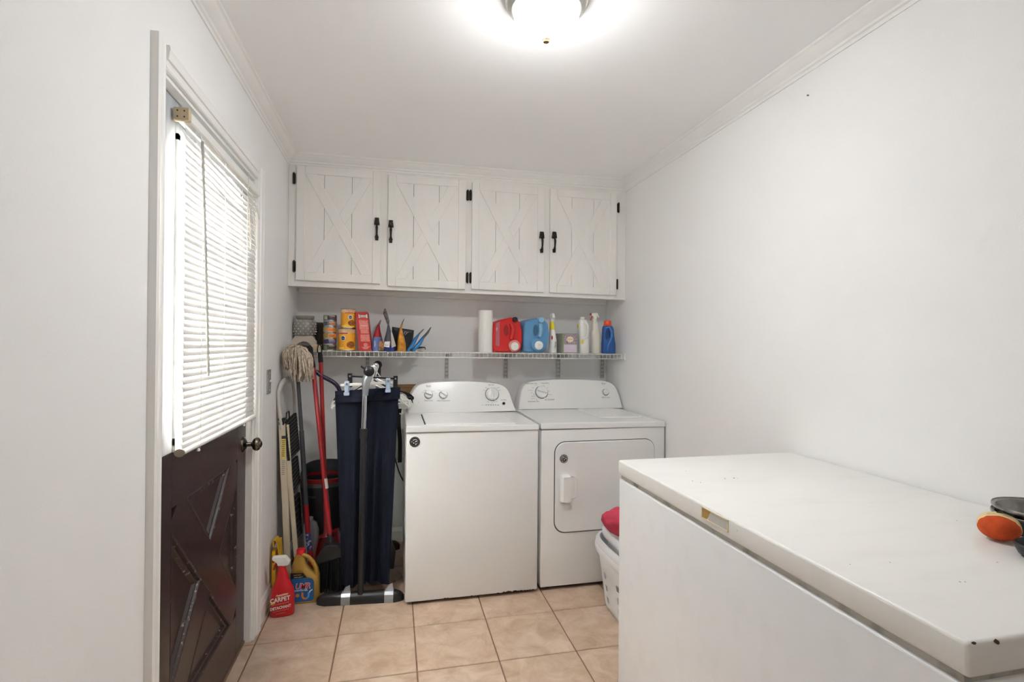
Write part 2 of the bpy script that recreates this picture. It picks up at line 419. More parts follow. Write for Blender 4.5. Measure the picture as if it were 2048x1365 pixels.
# glazing: frame bead, muntins, nine panes
win = obj('window_frame', B().box(DB-0.004, DX+0.006, WY0, WY0+0.018, WZ0, WZ1).box(DB-0.004, DX+0.006, WY1-0.018, WY1, WZ0, WZ1).box(DB-0.004, DX+0.006, WY0, WY1, WZ1-0.018, WZ1).box(DB-0.004, DX+0.008, WY0, WY1, WZ0-0.02, WZ0+0.02), M_white, door)
gy = [WY0+0.018+(WY1-WY0-0.036)*k/3 for k in range(4)]
gz = [WZ0+0.02, 1.325, 1.624, WZ1-0.018]
for k in (1, 2):
    obj('muntin', B().box(DB+0.004, DX+0.002, gy[k]-0.009, gy[k]+0.009, gz[0], gz[3], 0.003), M_white, win)
    obj('muntin', B().box(DB+0.004, DX+0.002, gy[0], gy[3], gz[k]-0.009, gz[k]+0.009, 0.003), M_white, win)
for i in range(3):
    for j in range(3):
        obj('pane', B().box(DB+0.018, DB+0.022, gy[i]+(0.009 if i else 0), gy[i+1]-(0.009 if i < 2 else 0), gz[j]+(0.009 if j else 0), gz[j+1]-(0.009 if j < 2 else 0)), M_glass, win)
# knob
kp = V((DX, 2.415, 0.873))
obj('knob_rose', B().lathe([(0.033, 0), (0.033, 0.004), (0.029, 0.008), (0.022, 0.010), (0.018, 0.014), (0.012, 0.016)], kp, 28, (1, 0, 0)), M_nickel, door, label='round antique nickel rose')
obj('knob', B().lathe([(0.010, 0.012), (0.009, 0.034), (0.014, 0.038), (0.024, 0.043), (0.029, 0.052), (0.028, 0.060), (0.022, 0.067), (0.016, 0.069), (0.015, 0.072), (0.006, 0.076), (0.0, 0.077)], kp, 28, (1, 0, 0)), M_nickel, door, label='antique nickel round knob')

# ------------------------------------------------------------------ blind over the door glass
BXc = -0.602
bl = thing('window_blind', 'white horizontal slat blind hanging over the glass of the brown door', 'blind', (BXc, 2.06, 0.98))
BY0, BY1 = 1.655, 2.462
ZH0, ZH1 = 1.952, 1.985
obj('headrail', B().box(-0.621, -0.583, BY0+0.005, BY1, ZH0, ZH1, 0.004), M_white, bl)
o = obj('end_bracket', B().box(-0.624, -0.580, BY0-0.004, BY0+0.012, ZH0-0.004, ZH1+0.003, 0.003), mat('tan_plastic', (196, 178, 146), 0.5), bl, label='yellowed plastic end bracket with four screw holes')
for dx in (-0.612, -0.594):
    for dz in (0.010, 0.027):
        obj('screw_hole', B().cyl((dx, BY0-0.0048, ZH0+dz-0.002), (dx, BY0-0.0035, ZH0+dz-0.002), 0.0022, n=8), M_dark, o)
NS = 45
zb = 0.992
for k in range(NS):
    f = k/(NS-1.0); z = zb+0.018 + (ZH0-0.016-zb-0.018)*f
    tilt = math.radians(72 if k % 3 else 70) + random.uniform(-0.05, 0.05)
    sag = 0.0
    vs = []; fs = []; n = 6; segs = 10
    droop = 0.0
    if k in (NS-2, NS-3, NS-4, NS-5): droop = 0.010*(NS-1-k)/3.0+0.004
    y0 = BY0+0.018 + random.uniform(-0.003, 0.003); y1 = BY1-0.006 + random.uniform(-0.002, 0.002)
    for sside in (0, 1):
        for i in range(segs+1):
            y = y0+(y1-y0)*i/segs
            dz = -droop*math.sin(PI*max(0, min(1, (i/segs-0.3)/0.7)))
            for j in range(n+1):
                a = (j/n-0.5)*0.0254; c_ = 0.0022*(1-(2*j/n-1)**2) + (0.0004 if sside else 0)
                x = BXc + a*math.cos(tilt) + c_*math.sin(tilt)
                zz = z - a*math.sin(tilt) + c_*math.cos(tilt) + dz
                vs.append((x, y, zz))
    N1 = (segs+1)*(n+1)
    for sside in (0, 1):
        for i in range(segs):
            for j in range(n):
                q = sside*N1+i*(n+1)+j; fs.append((q, q+1, q+n+2, q+n+1))
    for i in range(segs):
        for j in (0, n): q = i*(n+1)+j; fs.append((q, q+n+1, q+n+1+N1, q+N1))
    for i in (0, segs):
        for j in range(n): q = i*(n+1)+j; fs.append((q, q+1, q+1+N1, q+N1))
    obj('slat', B().add(vs, fs, True), M_slat, bl)
obj('bottom_rail', B().tube([(BXc, BY0+0.012, zb), (BXc, BY1, zb-0.006)], 0.0125, 12, flat=0.8), M_white, bl)
for y in (BY0+0.012-0.004,):
    obj('end_cap', B().tube([(BXc, y, zb), (BXc, y+0.006, zb)], 0.014, 12, flat=0.85), mat('beige_cap', (150, 136, 118), 0.5), bl)
for y in (1.80, 2.30, 2.02):
    obj('ladder_cord', B().cyl((BXc+0.010, y, zb-0.012), (BXc+0.010, y, ZH0+0.002), 0.0009, n=5).cyl((BXc-0.010, y, zb), (BXc-0.010, y, ZH0+0.002), 0.0009, n=5), M_white, bl)
wa = at(405, 283, X=-0.574); wb = at(417, 752, X=-0.574)
obj('tilt_wand', B().tube([wa, (wa+wb)/2+V((0.001, 0, 0)), wb], 0.0042, 6), translucent('wand_plastic', (190, 190, 186), 0.3), bl)
obj('wand_hook', B().tube([(BXc+0.01, wa.y, ZH0-0.002), (-0.578, wa.y, ZH0-0.008), wa], 0.002, 6), M_white, bl)
cpts = [at(*p, X=-0.572) for p in [(497, 345), (496, 395), (498, 430), (502, 480), (500, 500), (497, 450), (500, 420), (508, 405), (513, 425), (510, 470), (512, 498), (507, 460), (505, 425), (498, 410), (512, 412), (519, 440)]]
for i_ in range(len(cpts)): cpts[i_] = cpts[i_] + V((0.001*(i_ % 3), 0, 0))
obj('pull_cord', B().tube(cpts, 0.0011, 5), mat('cord_beige', (196, 190, 176), 0.8), bl)
for y in (1.80, 2.30):
    o = obj('cord_button', B().lathe([(0.005, 0), (0.006, 0.004), (0.003, 0.010)], (BXc+0.004, y, zb-0.022), 12), M_white, bl)

# ------------------------------------------------------------------ ceiling lamp
lc = at(1093, 8, Z=2.38); lc = V((lc.x, lc.y, H))
lamp = thing('ceiling_lamp', 'round flush ceiling lamp with a glowing frosted glass dome and brass finial', 'lamp', lc)
o = obj('mounting_ring', B().lathe([(0.105, 0.0), (0.118, -0.003), (0.127, -0.010), (0.129, -0.020), (0.125, -0.030), (0.120, -0.036), (0.114, -0.041), (0.110, -0.047), (0.106, -0.047), (0.104, -0.03), (0.100, 0)], lc, 48), M_bnickel, lamp, label='brushed nickel ring')
prof = [(0.104, -0.030)] + [(0.102*math.cos(t), -0.034-0.098*math.sin(t)) for t in [PI/2*k/12 for k in range(1, 12)]] + [(0.012, -0.132)]
prof = [(0.100, -0.036), (0.1045, -0.042), (0.1035, -0.050)] + [(0.103*math.cos(t)**0.9, -0.050-0.082*math.sin(t)) for t in [PI/2*k/12 for k in range(1, 12)]] + [(0.004, -0.132)]
obj('glass_dome', B().lathe(prof, lc, 48), M_dome, lamp, label='glowing frosted glass dome')
obj('finial', B().lathe([(0.004, -0.128), (0.013, -0.131), (0.014, -0.136), (0.011, -0.139), (0.010, -0.143), (0.005, -0.146), (0.0005, -0.147)], lc, 20), mat('finial_brass', (150, 128, 96), 0.35, metal=0.8), lamp, label='small brass finial')
# ------------------------------------------------------------------ wall cabinet
cab = thing('wall_cabinet', 'long white wall cabinet with four cross-braced doors under the ceiling', 'cabinet', (0.45, YB, 1.60))
cbl = at(577, 572, Y=YC); cbr = at(1245, 600, Y=YC)
def zbot(x): return cbl.z + (cbr.z-cbl.z)*(x-cbl.x)/(cbr.x-cbl.x)
zl, zr = zbot(XL), zbot(XR)
ZT = H-0.05
b = B()
x0, x1 = XL+0.001, XR-0.001
def slope_box(b, xa, xb, y0, y1, za0, za1, zb0, zb1):
    return b.hexa([V((xa, y0, za0)), V((xb, y0, zb0)), V((xb, y1, zb0)), V((xa, y1, za0)), V((xa, y0, za1)), V((xb, y0, zb1)), V((xb, y1, zb1)), V((xa, y1, za1))])
# face frame members
slope_box(b, x0, x1, YC, YC+0.02, zl, zl+0.055, zr, zr+0.055)
b.box(x0, x1, YC, YC+0.02, 2.3001, H-0.001)
for xa, xb in ((x0, x0+0.06), (-0.10, -0.03), (0.42, 0.48), (0.92, 0.99), (1.42, x1)):
    slope_box(b, xa, xb, YC, YC+0.02, zbot(xa)+0.0552, 2.3, zbot(xb)+0.0552, 2.3)
obj('face_frame', b, M_cab, cab)
b = B()
slope_box(b, x0, x1, YC+0.02, YB-0.001, zl+0.018, zl+0.034, zr+0.018, zr+0.034)
b.box(x0, x1, YB-0.012, YB-0.001, 1.64, 2.38)
b.box(x0, x0+0.015, YC+0.02, YB-0.012, 1.66, 2.38); b.box(x1-0.015, x1, YC+0.02, YB-0.012, 1.64, 2.38); b.box(x0, x1, YC+0.02, YB-0.01, 2.37, 2.385)
obj('carcass', b, M_cab, cab)
b = B(); slope_box(b, x0+0.01, x1-0.01, YB-0.028, YB-0.001, zl-0.010, zl+0.018, zr-0.016, zr+0.018)
slope_box(b, x0+0.008, x1-0.008, YB-0.032, YB-0.001, zl+0.002, zl+0.006, zr-0.004, zr+0.000)
obj('bottom_moulding', b, M_cab, cab)
def handle(parent, px, py0, py1, side):
    p0 = at(px, py0, Y=YC-0.022); p1 = at(px, py1, Y=YC-0.022); y = p0.y
    L = p0.z-p1.z; s = L/0.135
    top_z = p0.z
    b = B()
    b.loft([[V((p0.x+a*0.011, y, top_z)), V((p0.x+a*0.011, y-0.010, top_z-0.001)), V((p0.x-a*0.011, y-0.010, top_z-0.001)), V((p0.x-a*0.011, y, top_z))] for a in (1,)] +
           [[V((p0.x+w_, y, top_z-d)), V((p0.x+w_, y-0.016, top_z-d)), V((p0.x-w_, y-0.016, top_z-d)), V((p0.x-w_, y, top_z-d))] for w_, d in ((0.012, 0.010), (0.0145, 0.030), (0.016, 0.040), (0.014, 0.043))], smooth=False)
    zs_ = [top_z-0.040, top_z-0.050, top_z-0.062, top_z-0.080, top_z-0.100, top_z-0.114]
    ys_ = [-0.014, -0.022, -0.026, -0.026, -0.022, -0.014]
    b.tube([(p0.x, y+yy, zz) for zz, yy in zip(zs_, ys_)], [0.009, 0.0055, 0.0075, 0.0062, 0.0055, 0.009], 10)
    b.box(p0.x-0.009, p0.x+0.009, y-0.014, y, top_z-0.135, top_z-0.112, 0.002)
    b.box(p0.x-0.011, p0.x+0.011, y-0.012, y, top_z-0.118, top_z-0.113, 0.001)
    obj('handle', b, M_bronze, parent, label='dark bronze pull handle')
def hinge(parent, px, pyc):
    c = at(px, pyc, Y=YC-0.004); b = B()
    b.box(c.x-0.008, c.x+0.008, YC-0.004, YC, c.z-0.030, c.z+0.030, 0.0015)
    b.lathe([(0.001, -0.036), (0.004, -0.032), (0.0055, -0.028), (0.0055, 0.028), (0.004, 0.032), (0.001, 0.036)], (c.x, YC-0.009, c.z), 10)
    obj('hinge', b, M_bronze, parent, label='dark bronze hinge')
quads = [((593, 330), (761, 343), (761, 568), (592, 560)), ((776, 349), (932, 360), (931, 579), (776, 572)), ((944, 364), (1090, 377), (1088, 585), (944, 578)), ((1101, 377), (1234, 388), (1233, 591), (1100, 585))]
hpos = [(754, 436, 480), (782, 441, 484), (1083, 464, 503), (1108, 464, 503)]
gpos = [[(588, 357), (588, 533)], [(935.5, 391), (934.5, 556)], [(941, 391), (941, 556)], [(1237, 416), (1234, 569)]]
for q, hp, gp in zip(quads, hpos, gpos):
    cs = [at(*p, Y=YC-0.022) for p in q]
    xl_ = (cs[0].x+cs[3].x)/2; xr_ = (cs[1].x+cs[2].x)/2
    def zt(x): f = (x-xl_)/(xr_-xl_); return cs[0].z*(1-f)+cs[1].z*f
    def zb_(x): f = (x-xl_)/(xr_-xl_); return cs[3].z*(1-f)+cs[2].z*f
    def sb(b, xa, xb, d0, d1, lo=None, hi=None):  # board between depths in front of the frame
        return b
    yb_, yf_ = YC-0.0005, YC-0.010
    b = B(); b.hexa([V((xl_+0.01, yf_, zb_(xl_)+0.01)), V((xr_-0.01, yf_, zb_(xr_)+0.01)), V((xr_-0.01, yb_, zb_(xr_)+0.01)), V((xl_+0.01, yb_, zb_(xl_)+0.01)),
                     V((xl_+0.01, yf_, zt(xl_)-0.01)), V((xr_-0.01, yf_, zt(xr_)-0.01)), V((xr_-0.01, yb_, zt(xr_)-0.01)), V((xl_+0.01, yb_, zt(xl_)-0.01))])
    d = obj('door', b, M_dark, cab, label='white plank door with crossed braces')
    W = 0.046  # rail and stile width
    # planks behind
    n = 3; xi0, xi1 = xl_+0.008, xr_-0.008
    cuts = [xi0, xi0+(xi1-xi0)*0.315, xi0+(xi1-xi0)*0.655, xi1]
    for k in range(3):
        a, c_ = cuts[k]+0.0011, cuts[k+1]-0.0011
        obj('plank', B().hexa([V((a, YC-0.016, zb_(a)+0.006)), V((c_, YC-0.016, zb_(c_)+0.006)), V((c_, YC-0.004, zb_(c_)+0.006)), V((a, YC-0.004, zb_(a)+0.006)),
             V((a, YC-0.016, zt(a)-0.006)), V((c_, YC-0.016, zt(c_)-0.006)), V((c_, YC-0.004, zt(c_)-0.006)), V((a, YC-0.004, zt(a)-0.006))]), M_cab, d, bevel=0.0006, seg=1)
    YA, YBk = YC-0.022, YC-0.0008
    def bd(name, pts, ya=YA, yb=YC-0.012):
        obj(name, B().prism([(x, ya, z) for x, z in pts], (0, yb-ya, 0)), M_cab, d, bevel=0.0016, seg=1)
    g = 0.0008
    bd('stile', [(xl_, zb_(xl_)), (xl_+W-g, zb_(xl_+W)), (xl_+W-g, zt(xl_+W)), (xl_, zt(xl_))], YA, YBk)
    bd('stile', [(xr_-W+g, zb_(xr_-W)), (xr_, zb_(xr_)), (xr_, zt(xr_)), (xr_-W+g, zt(xr_-W))], YA, YBk)
    bd('rail', [(xl_+W, zb_(xl_+W)), (xr_-W, zb_(xr_-W)), (xr_-W, zb_(xr_-W)+W), (xl_+W, zb_(xl_+W)+W)], YA, YBk)
    bd('rail', [(xl_+W, zt(xl_+W)-W), (xr_-W, zt(xr_-W)-W), (xr_-W, zt(xr_-W)), (xl_+W, zt(xl_+W))], YA, YBk)
    # braces: one full, one in two halves
    xa, xb = xl_+W, xr_-W
    za_t, zb_t = zt(xa)-W, zt(xb)-W; za_b, zb_b = zb_(xa)+W, zb_(xb)+W
    bw = 0.052
    def cornerband(p, q):  # band whose long edges run to the corners
        dx = q[0]-p[0]; s = 1 if dx > 0 else -1; dz = q[1]-p[1]; L = math.hypot(dx, dz)
        hx = bw*L/abs(dz)*1.0
        return [(p[0], p[1]), (p[0]+s*hx, p[1]), (q[0], q[1]), (q[0]-s*hx, q[1])]
    P1 = cornerband((xa, za_t), (xb, zb_b))
    bd('brace', P1, YA+0.0004)
    P2 = cornerband((xb, zb_t), (xa, za_b))
    def cut(P, other):
        (p0, p1, q0, q1) = P; res = []
        mid = ((p0[0]+p1[0]+q0[0]+q1[0])/4, (p0[1]+p1[1]+q0[1]+q1[1])/4)
        o0, o1, o2, o3 = [V(v) for v in other]   # edges o0-o3 and o1-o2
        def I(a, b_, c_, d_): return inter(V(a), V(b_)-V(a), c_, d_-c_)
        e1 = (o1, o2); e2 = (o0, o3)
        r = []
        for (u, v_, e) in ((p0, p1, e1), (q0, q1, e2)):
            if u is p0: A = I(p1, q0, *e); Bq = I(p0, q1, *e); r.append([p0, p1, tuple(A), tuple(Bq)])
            else: A = I(q0, p1, *e); Bq = I(q1, p0, *e); r.append([q0, q1, tuple(Bq), tuple(A)])
        return r
    for half in cut(P2, P1): bd('brace', half, YA+0.0004)
    handle(d, *hp, 0)
    for g_ in gp: hinge(d, *g_)

# ------------------------------------------------------------------ wire shelf
def zs(x): return 1.2655 - 0.0068*(x+0.41)
SF = 3.19
sh = thing('wire_shelf', 'white wire shelf along the back wall under the cabinet', 'shelf', (0.45, YB, 1.25))
xa, xb = XL+0.004, XR-0.004
for nm, y, dz in (('front_rail', SF, 0.0), ('lower_rail', SF-0.004, -0.030), ('middle_rail', SF+0.16, -0.006), ('back_rail', YB-0.012, -0.004)):
    obj(nm, B().cyl((xa, y, zs(xa)-0.004+dz), (xb, y, zs(xb)-0.004+dz), 0.0030, n=8), M_wire, sh)
wm = None
nW = int((xb-xa)/0.0265)
for k in range(nW+1):
    x = xa + 0.004 + k*0.0265
    if x > xb: break
    if wm is None:
        o = obj('wire', B().tube([(0, YB-0.006, 0), (0, SF, 0), (0, SF-0.005, -0.004), (0, SF-0.006, -0.030)], 0.0015, 6), M_wire, sh); wm = o.data
    else:
        o = bpy.data.objects.new('wire', wm); C.objects.link(o); o.parent = sh; o.matrix_parent_inverse = full(sh).inverted()
    o.location = (x, 0, zs(x)-0.0015)
obj('end_clip', B().box(xb-0.004, XR-0.0005, SF-0.012, SF+0.02, zs(xb)-0.042, zs(xb)+0.002, 0.002), M_white, sh)
brx = [(735, 757), (893, 757), (1011, 757), (1116, 757), (1204, 757)]
for i, (px, py) in enumerate(brx):
    p = at(px, py, Y=YB)
    br = thing('shelf_bracket', ['white slotted bracket under the wire shelf behind the clothes rack',
      'white slotted bracket above the left part of the washer', 'white slotted bracket above the right end of the washer',
      'white slotted bracket above the middle of the dryer', 'white slotted bracket nearest the right wall'][i], 'bracket', (p.x, YB, p.z), 'slotted brackets under the wire shelf')
    b = B().box(p.x-0.013, p.x+0.013, YB-0.006, YB-0.0005, p.z, zs(p.x)-0.01); b.box(p.x-0.013, p.x-0.010, YB-0.012, YB-0.005, p.z, zs(p.x)-0.01); b.box(p.x+0.010, p.x+0.013, YB-0.012, YB-0.005, p.z, zs(p.x)-0.01)
    st_ = obj('standard', b, M_steel, br)
    z = p.z+0.012
    while z < zs(p.x)-0.03:
        for dx in (-0.0052, 0.0052):
            obj('slot', B().box(p.x+dx-0.0013, p.x+dx+0.0013, YB-0.0068, YB-0.0055, z, z+0.013), M_slot, st_)
        z += 0.027
    zz = zs(p.x)-0.009
    obj('arm', B().prism([(p.x-0.0015, YB-0.012, zz-0.035), (p.x-0.0015, YB-0.012, zz), (p.x-0.0015, SF+0.002, zz), (p.x-0.0015, SF+0.002, zz-0.014), (p.x-0.0015, SF+0.05, zz-0.018)], (0.003, 0, 0)), M_steel, br)
    obj('clip', B().tube([(p.x, SF-0.004, zz-0.020), (p.x+0.004, SF-0.007, zz-0.010), (p.x+0.002, SF-0.007, zz+0.003)], 0.0018, 6), M_steel, br)

# ------------------------------------------------------------------ washing machine and dryer
def console(root, outline, zc, yb, yt, base_z, m):
    """outline in photo pixels on the slanted face that runs from (yb, base_z) up to yt at base_z+0.2"""
    pts = []
    k = (yt-yb)/0.2
    for px, py in outline:
        d = cF + cR*((px-1024)/FPX) - cU*((py-682.5)/FPX)
        # y = yb + k (z - base_z)
        t = (yb + k*(CAMZ-base_z))/(d.y - k*d.z)
        pts.append(V((0, 0, CAMZ))+d*t)
        pts[-1].x = min(pts[-1].x, XR-0.006)
    return pts
def smooth_poly(P, it=2):
    for _ in range(it):
        Q = []
        for i in range(len(P)-1):
            a, b_ = P[i], P[i+1]
            if i == 0: Q.append(a)
            Q.append(a*0.75+b_*0.25); Q.append(a*0.25+b_*0.75)
            if i == len(P)-2: Q.append(b_)
        P = Q
    return P
M_print = mat('print_grey', (120, 119, 116), 0.6)
M_printd = mat('print_dark', (58, 57, 56), 0.6)
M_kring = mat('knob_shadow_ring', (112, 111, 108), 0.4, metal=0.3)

def knob(root, c, nrm, r, ang, name='dial', ring=True):
    n = V(nrm).normalized()
    k = obj(name, B().lathe([(r, 0), (r, 0.010), (r*0.94, 0.016), (r*0.86, 0.018), (0.001, 0.018)], c, 32, n), M_enamel2, root, label='round white dial')
    up = V((0, 0, 1)); v = (up-n*up.dot(n)).normalized(); u = v.cross(n)
    du = u*math.cos(ang)+v*math.sin(ang); dv = n.cross(du)
    P = []
    L, wd = r*0.86, r*0.20
    base = c+n*0.018
    b = B().hexa([base+du*L+dv*wd*0.6, base-du*L+dv*wd*0.6, base-du*L-dv*wd*0.6, base+du*L-dv*wd*0.6,
                  base+du*L*0.95+dv*wd*0.3+n*0.012, base-du*L*0.95+dv*wd*0.3+n*0.012, base-du*L*0.95-dv*wd*0.3+n*0.012, base+du*L*0.95-dv*wd*0.3+n*0.012])
    obj('grip', b, M_enamel2, k, bevel=0.0015)
    mp = plane_map(c, u, v)
    obj('dial_ring', d_ring(mp, 0, 0, r*1.0, r*1.10, math.radians(115), math.radians(290)), M_kring, k)
    obj('dial_ring', d_ring(mp, 0, 0, r*1.0, r*1.10, math.radians(-58), math.radians(70)), M_kring, k)
    return mp

def leg_feet(root, x0, x1, y0, y1, z):
    for x in (x0+0.05, x1-0.05):
        for y in (y0+0.05, y1-0.05):
            obj('foot', B().cyl((x, y, -0.0005), (x, y, z), 0.016, n=12), M_black, root)

# ---- washer
WX0, WX1, WY_0, WY_1, WH = 0.061, 0.747, 2.626, 3.32, 0.892
wash = thing('washing_machine', 'white top-loading washing machine left of the dryer', 'washer', (0.404, 2.97, 0))
obj('body', B().box(WX0, WX1, WY_0+0.004, WY_1, 0.016, 0.862, 0.008, 2), M_enamel, wash)
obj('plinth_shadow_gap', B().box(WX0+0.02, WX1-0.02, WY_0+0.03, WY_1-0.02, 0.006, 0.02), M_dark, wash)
leg_feet(wash, WX0, WX1, WY_0, WY_1, 0.02)
def taper_top(x0, x1, y0, y1, z0, z1, zl, zr):
    b = B()
    lo_ = [V((x0, y0, z0)), V((x1, y0, z0)), V((x1, y1, z0)), V((x0, y1, z0))]
    return b
b = B(); b.hexa([V((WX0-0.003, WY_0-0.004, 0.866)), V((WX1+0.003, WY_0-0.004, 0.860)), V((WX1+0.003, WY_1, 0.860)), V((WX0-0.003, WY_1, 0.866)),
                 V((WX0-0.001, WY_0-0.001, 0.899)), V((WX1+0.001, WY_0-0.001, 0.889)), V((WX1+0.001, WY_1, 0.889)), V((WX0-0.001, WY_1, 0.899))])
obj('top_panel', b, M_enamel, wash, bevel=0.006, seg=3)
def ztop(x): return 0.899-0.010*(x-WX0)/(WX1-WX0)
# lid with its gaps
lx0, lx1 = 0.160, 0.632; ly0, ly1 = WY_0+0.045, 3.05
b = B(); b.hexa([V((lx0, ly0, ztop(lx0)-0.002)), V((lx1, ly0, ztop(lx1)-0.002)), V((lx1, ly1, ztop(lx1)-0.002)), V((lx0, ly1, ztop(lx0)-0.002)),
                 V((lx0, ly0, ztop(lx0)+0.004)), V((lx1, ly0, ztop(lx1)+0.004)), V((lx1, ly1, ztop(lx1)+0.004)), V((lx0, ly1, ztop(lx0)+0.004))])
obj('lid', b, M_enamel2, wash, bevel=0.002)
obj('lid_gap', B().box(lx0-0.007, lx0-0.001, ly0, ly1, ztop(lx0)-0.002, ztop(lx0)+0.0012), M_dark, wash)
obj('lid_hinge_strip', B().box(lx1+0.002, lx1+0.004, ly0, ly1, ztop(lx1)-0.002, ztop(lx1)+0.0010), M_gasket, wash)
# console
def mk_console(root, out, yb, yt, bz, yback, tag_):
    P = smooth_poly(console(root, out, 0, yb, yt, bz, None), 3)
    n = len(P)
    cen = sum(P, V())/n
    # front face slightly inset then bevel round, sides run to the back
    nrm = V((0, -0.2, (yt-yb))).normalized() if False else V((0, -1, (yt-yb)/0.2)).normalized()
    def inset(f, out_): return [V((cen.x+(p.x-cen.x)*f, 0, cen.z+(p.z-cen.z)*f)) for p in P]
    r = []
    sx = lambda p, dx, dz: V((p.x, p.y, p.z))
    ring0 = [p+ (cen-p)*0.022 - V((0, 0.0, 0)) for p in P]
    ring1 = [p + V((0, 0.004, 0)) for p in [q+(cen-q)*0.006 for q in P]]
    ring2 = [p + V((0, 0.012, 0)) for p in P]
    ring3 = [V((p.x, yback, p.z)) for p in P]
    b = B().loft([ring0, ring1, ring2, ring3])
    return obj('console', b, M_enamel2, root), cen, nrm
wout = [(814, 829), (815, 815), (820, 792), (832, 772), (850, 766), (885, 764), (920, 763), (960, 764), (990, 767), (1008, 771), (1019, 783), (1026, 805), (1033, 823)]
wcon, wcen, wn = mk_console(wash, wout, 3.13, 3.20, 0.894, 3.315, 'w')
def onface(px, py, yb, yt, bz, lift=0.0):
    k = (yt-yb)/0.2; d = cF + cR*((px-1024)/FPX) - cU*((py-682.5)/FPX)
    t = (yb + k*(CAMZ-bz))/(d.y - k*d.z); return V((0, 0, CAMZ))+d*t
def face_map(px, py, yb, yt, bz):
    o_ = onface(px, py, yb, yt, bz); return plane_map(o_, (1, 0, 0), (0, (yt-yb)/0.2, 1), 0.0008), o_
def facetext(root, px, py, s, size, yb, yt, bz, m=M_printd, sx=1.0):
    mp, _ = face_map(px, py, yb, yt, bz); obj('lettering', d_text(mp, s, 0, 0, size, 1, sx=sx), m, root)
WA = (3.13, 3.20, 0.894)
for px, py, r, a in ((857, 790, 0.024, -0.35), (886.5, 790, 0.024, -0.6), (984, 789, 0.040, PI/2)):
    mp, o_ = face_map(px, py, *WA); knob(wash, o_, wn, r, a)
mp, o_ = face_map(1007.5, 807.5, *WA)
obj('start_button', B().lathe([(0.009, 0), (0.009, 0.003), (0.001, 0.004)], o_, 20, wn), M_dark, wash)
for k in range(6):
    mp, o_ = face_map(972.5+k*4.75, 810.5, *WA); obj('indicator', d_rect(mp, -0.0045, 0.0045, -0.0016, 0.0016, 1, 1), M_printd, wash)
facetext(wash, 857, 802, 'Water Level', 0.010, *WA)
facetext(wash, 887, 802, 'Wash Temperature', 0.010, *WA)
facetext(wash, 982, 770.5, 'Normal', 0.011, *WA)
facetext(wash, 1007, 800.5, 'Start/Stop', 0.009, *WA)
for px, py, s_ in ((845, 785, 'super'), (850, 781, 'large'), (866, 783, 'medium'), (871, 787, 'hot'), (878, 781, 'warm'), (968, 781, 'heavy'), (996, 776, 'casual'), (999, 781, 'light'), (972, 776, 'soak'), (976, 804, 'spin'), (984, 806, 'rinse'), (994, 804, 'drain'), (837, 805, 'fill'), (966, 810.5, 'status')):
    facetext(wash, px, py, s_, 0.007, *WA, m=M_print)
mp, o_ = face_map(857, 772.5, *WA)
b_ = obj('badge', d_ring(mp, 0, 0, 0.0125, 0.0137, n=28), M_print, wash)
for v in b_.data.vertices: v.co.z = o_.z + (v.co.z-o_.z)*0.68
obj('lettering', d_text(mp, 'Roper', 0, 0, 0.010, 1), M_printd, wash)

# stickers
def scales_sticker(root, c, r, name, m0, m1, m2, rot):
    mp = plane_map(c, (1, 0, 0), (0, 0, 1), 0.0004)
    s_ = obj(name, B().cyl(c+V((0, 0.0, 0)), c+V((0, -0.0012, 0)), r, n=32), m0, root)
    mp = plane_map(c+V((0, -0.0012, 0)), (math.cos(rot), 0, math.sin(rot)), (-math.sin(rot), 0, math.cos(rot)), 0.0003)
    obj('sticker_emblem', d_disc(mp, 0, 0, r*0.68, 1), m2, s_)
    b = B()
    for pts in ([(-0.38, 0.1), (-0.25, 0.32), (0.1, 0.42), (0.4, 0.38), (0.42, 0.47), (0.1, 0.53), (-0.3, 0.45)],
                [(-0.02, 0.0), (0.12, -0.05), (0.55, 0.15), (0.5, 0.26), (0.2, 0.18)]):
        k = d_poly(mp, [(a*r, b2*r) for a, b2 in pts], 2); b.add(k.v, k.f)
    for a, b2, rr in ((-0.2, -0.2, 0.12), (0.2, -0.42, 0.13), (-0.55, 0.05, 0.08), (0.46, -0.22, 0.07)):
        k = d_disc(mp, a*r, b2*r, rr*r, 2); b.add(k.v, k.f)
    obj('sticker_emblem', b, m1, s_)
    b = B()
    for k in range(10):
        t = math.radians(200-k*24); mp2 = plane_map(mp(0.83*r*math.cos(t), 0.83*r*math.sin(t), 1), (math.cos(rot+t-PI/2), 0, math.sin(rot+t-PI/2)), (-math.sin(rot+t-PI/2), 0, math.cos(rot+t-PI/2)), 0.0003)
        q = d_poly(mp2, [(-0.06*r, -0.08*r), (0.02*r, -0.08*r), (0.06*r, 0.08*r), (-0.02*r, 0.08*r)], 1); b.add(q.v, q.f)
    obj('sticker_marks', b, M_black if m0 is not M_stk else M_dark, s_)
M_stk = mat('sticker_dark', (72, 71, 68), 0.45)
M_stk2 = mat('sticker_silver', (150, 148, 145), 0.3, metal=0.5)
c = at(829.5, 884.5, Y=WY_0+0.0035)
scales_sticker(wash, c, 0.0262, 'round_sticker', M_stk, M_white, M_black, 0.0)
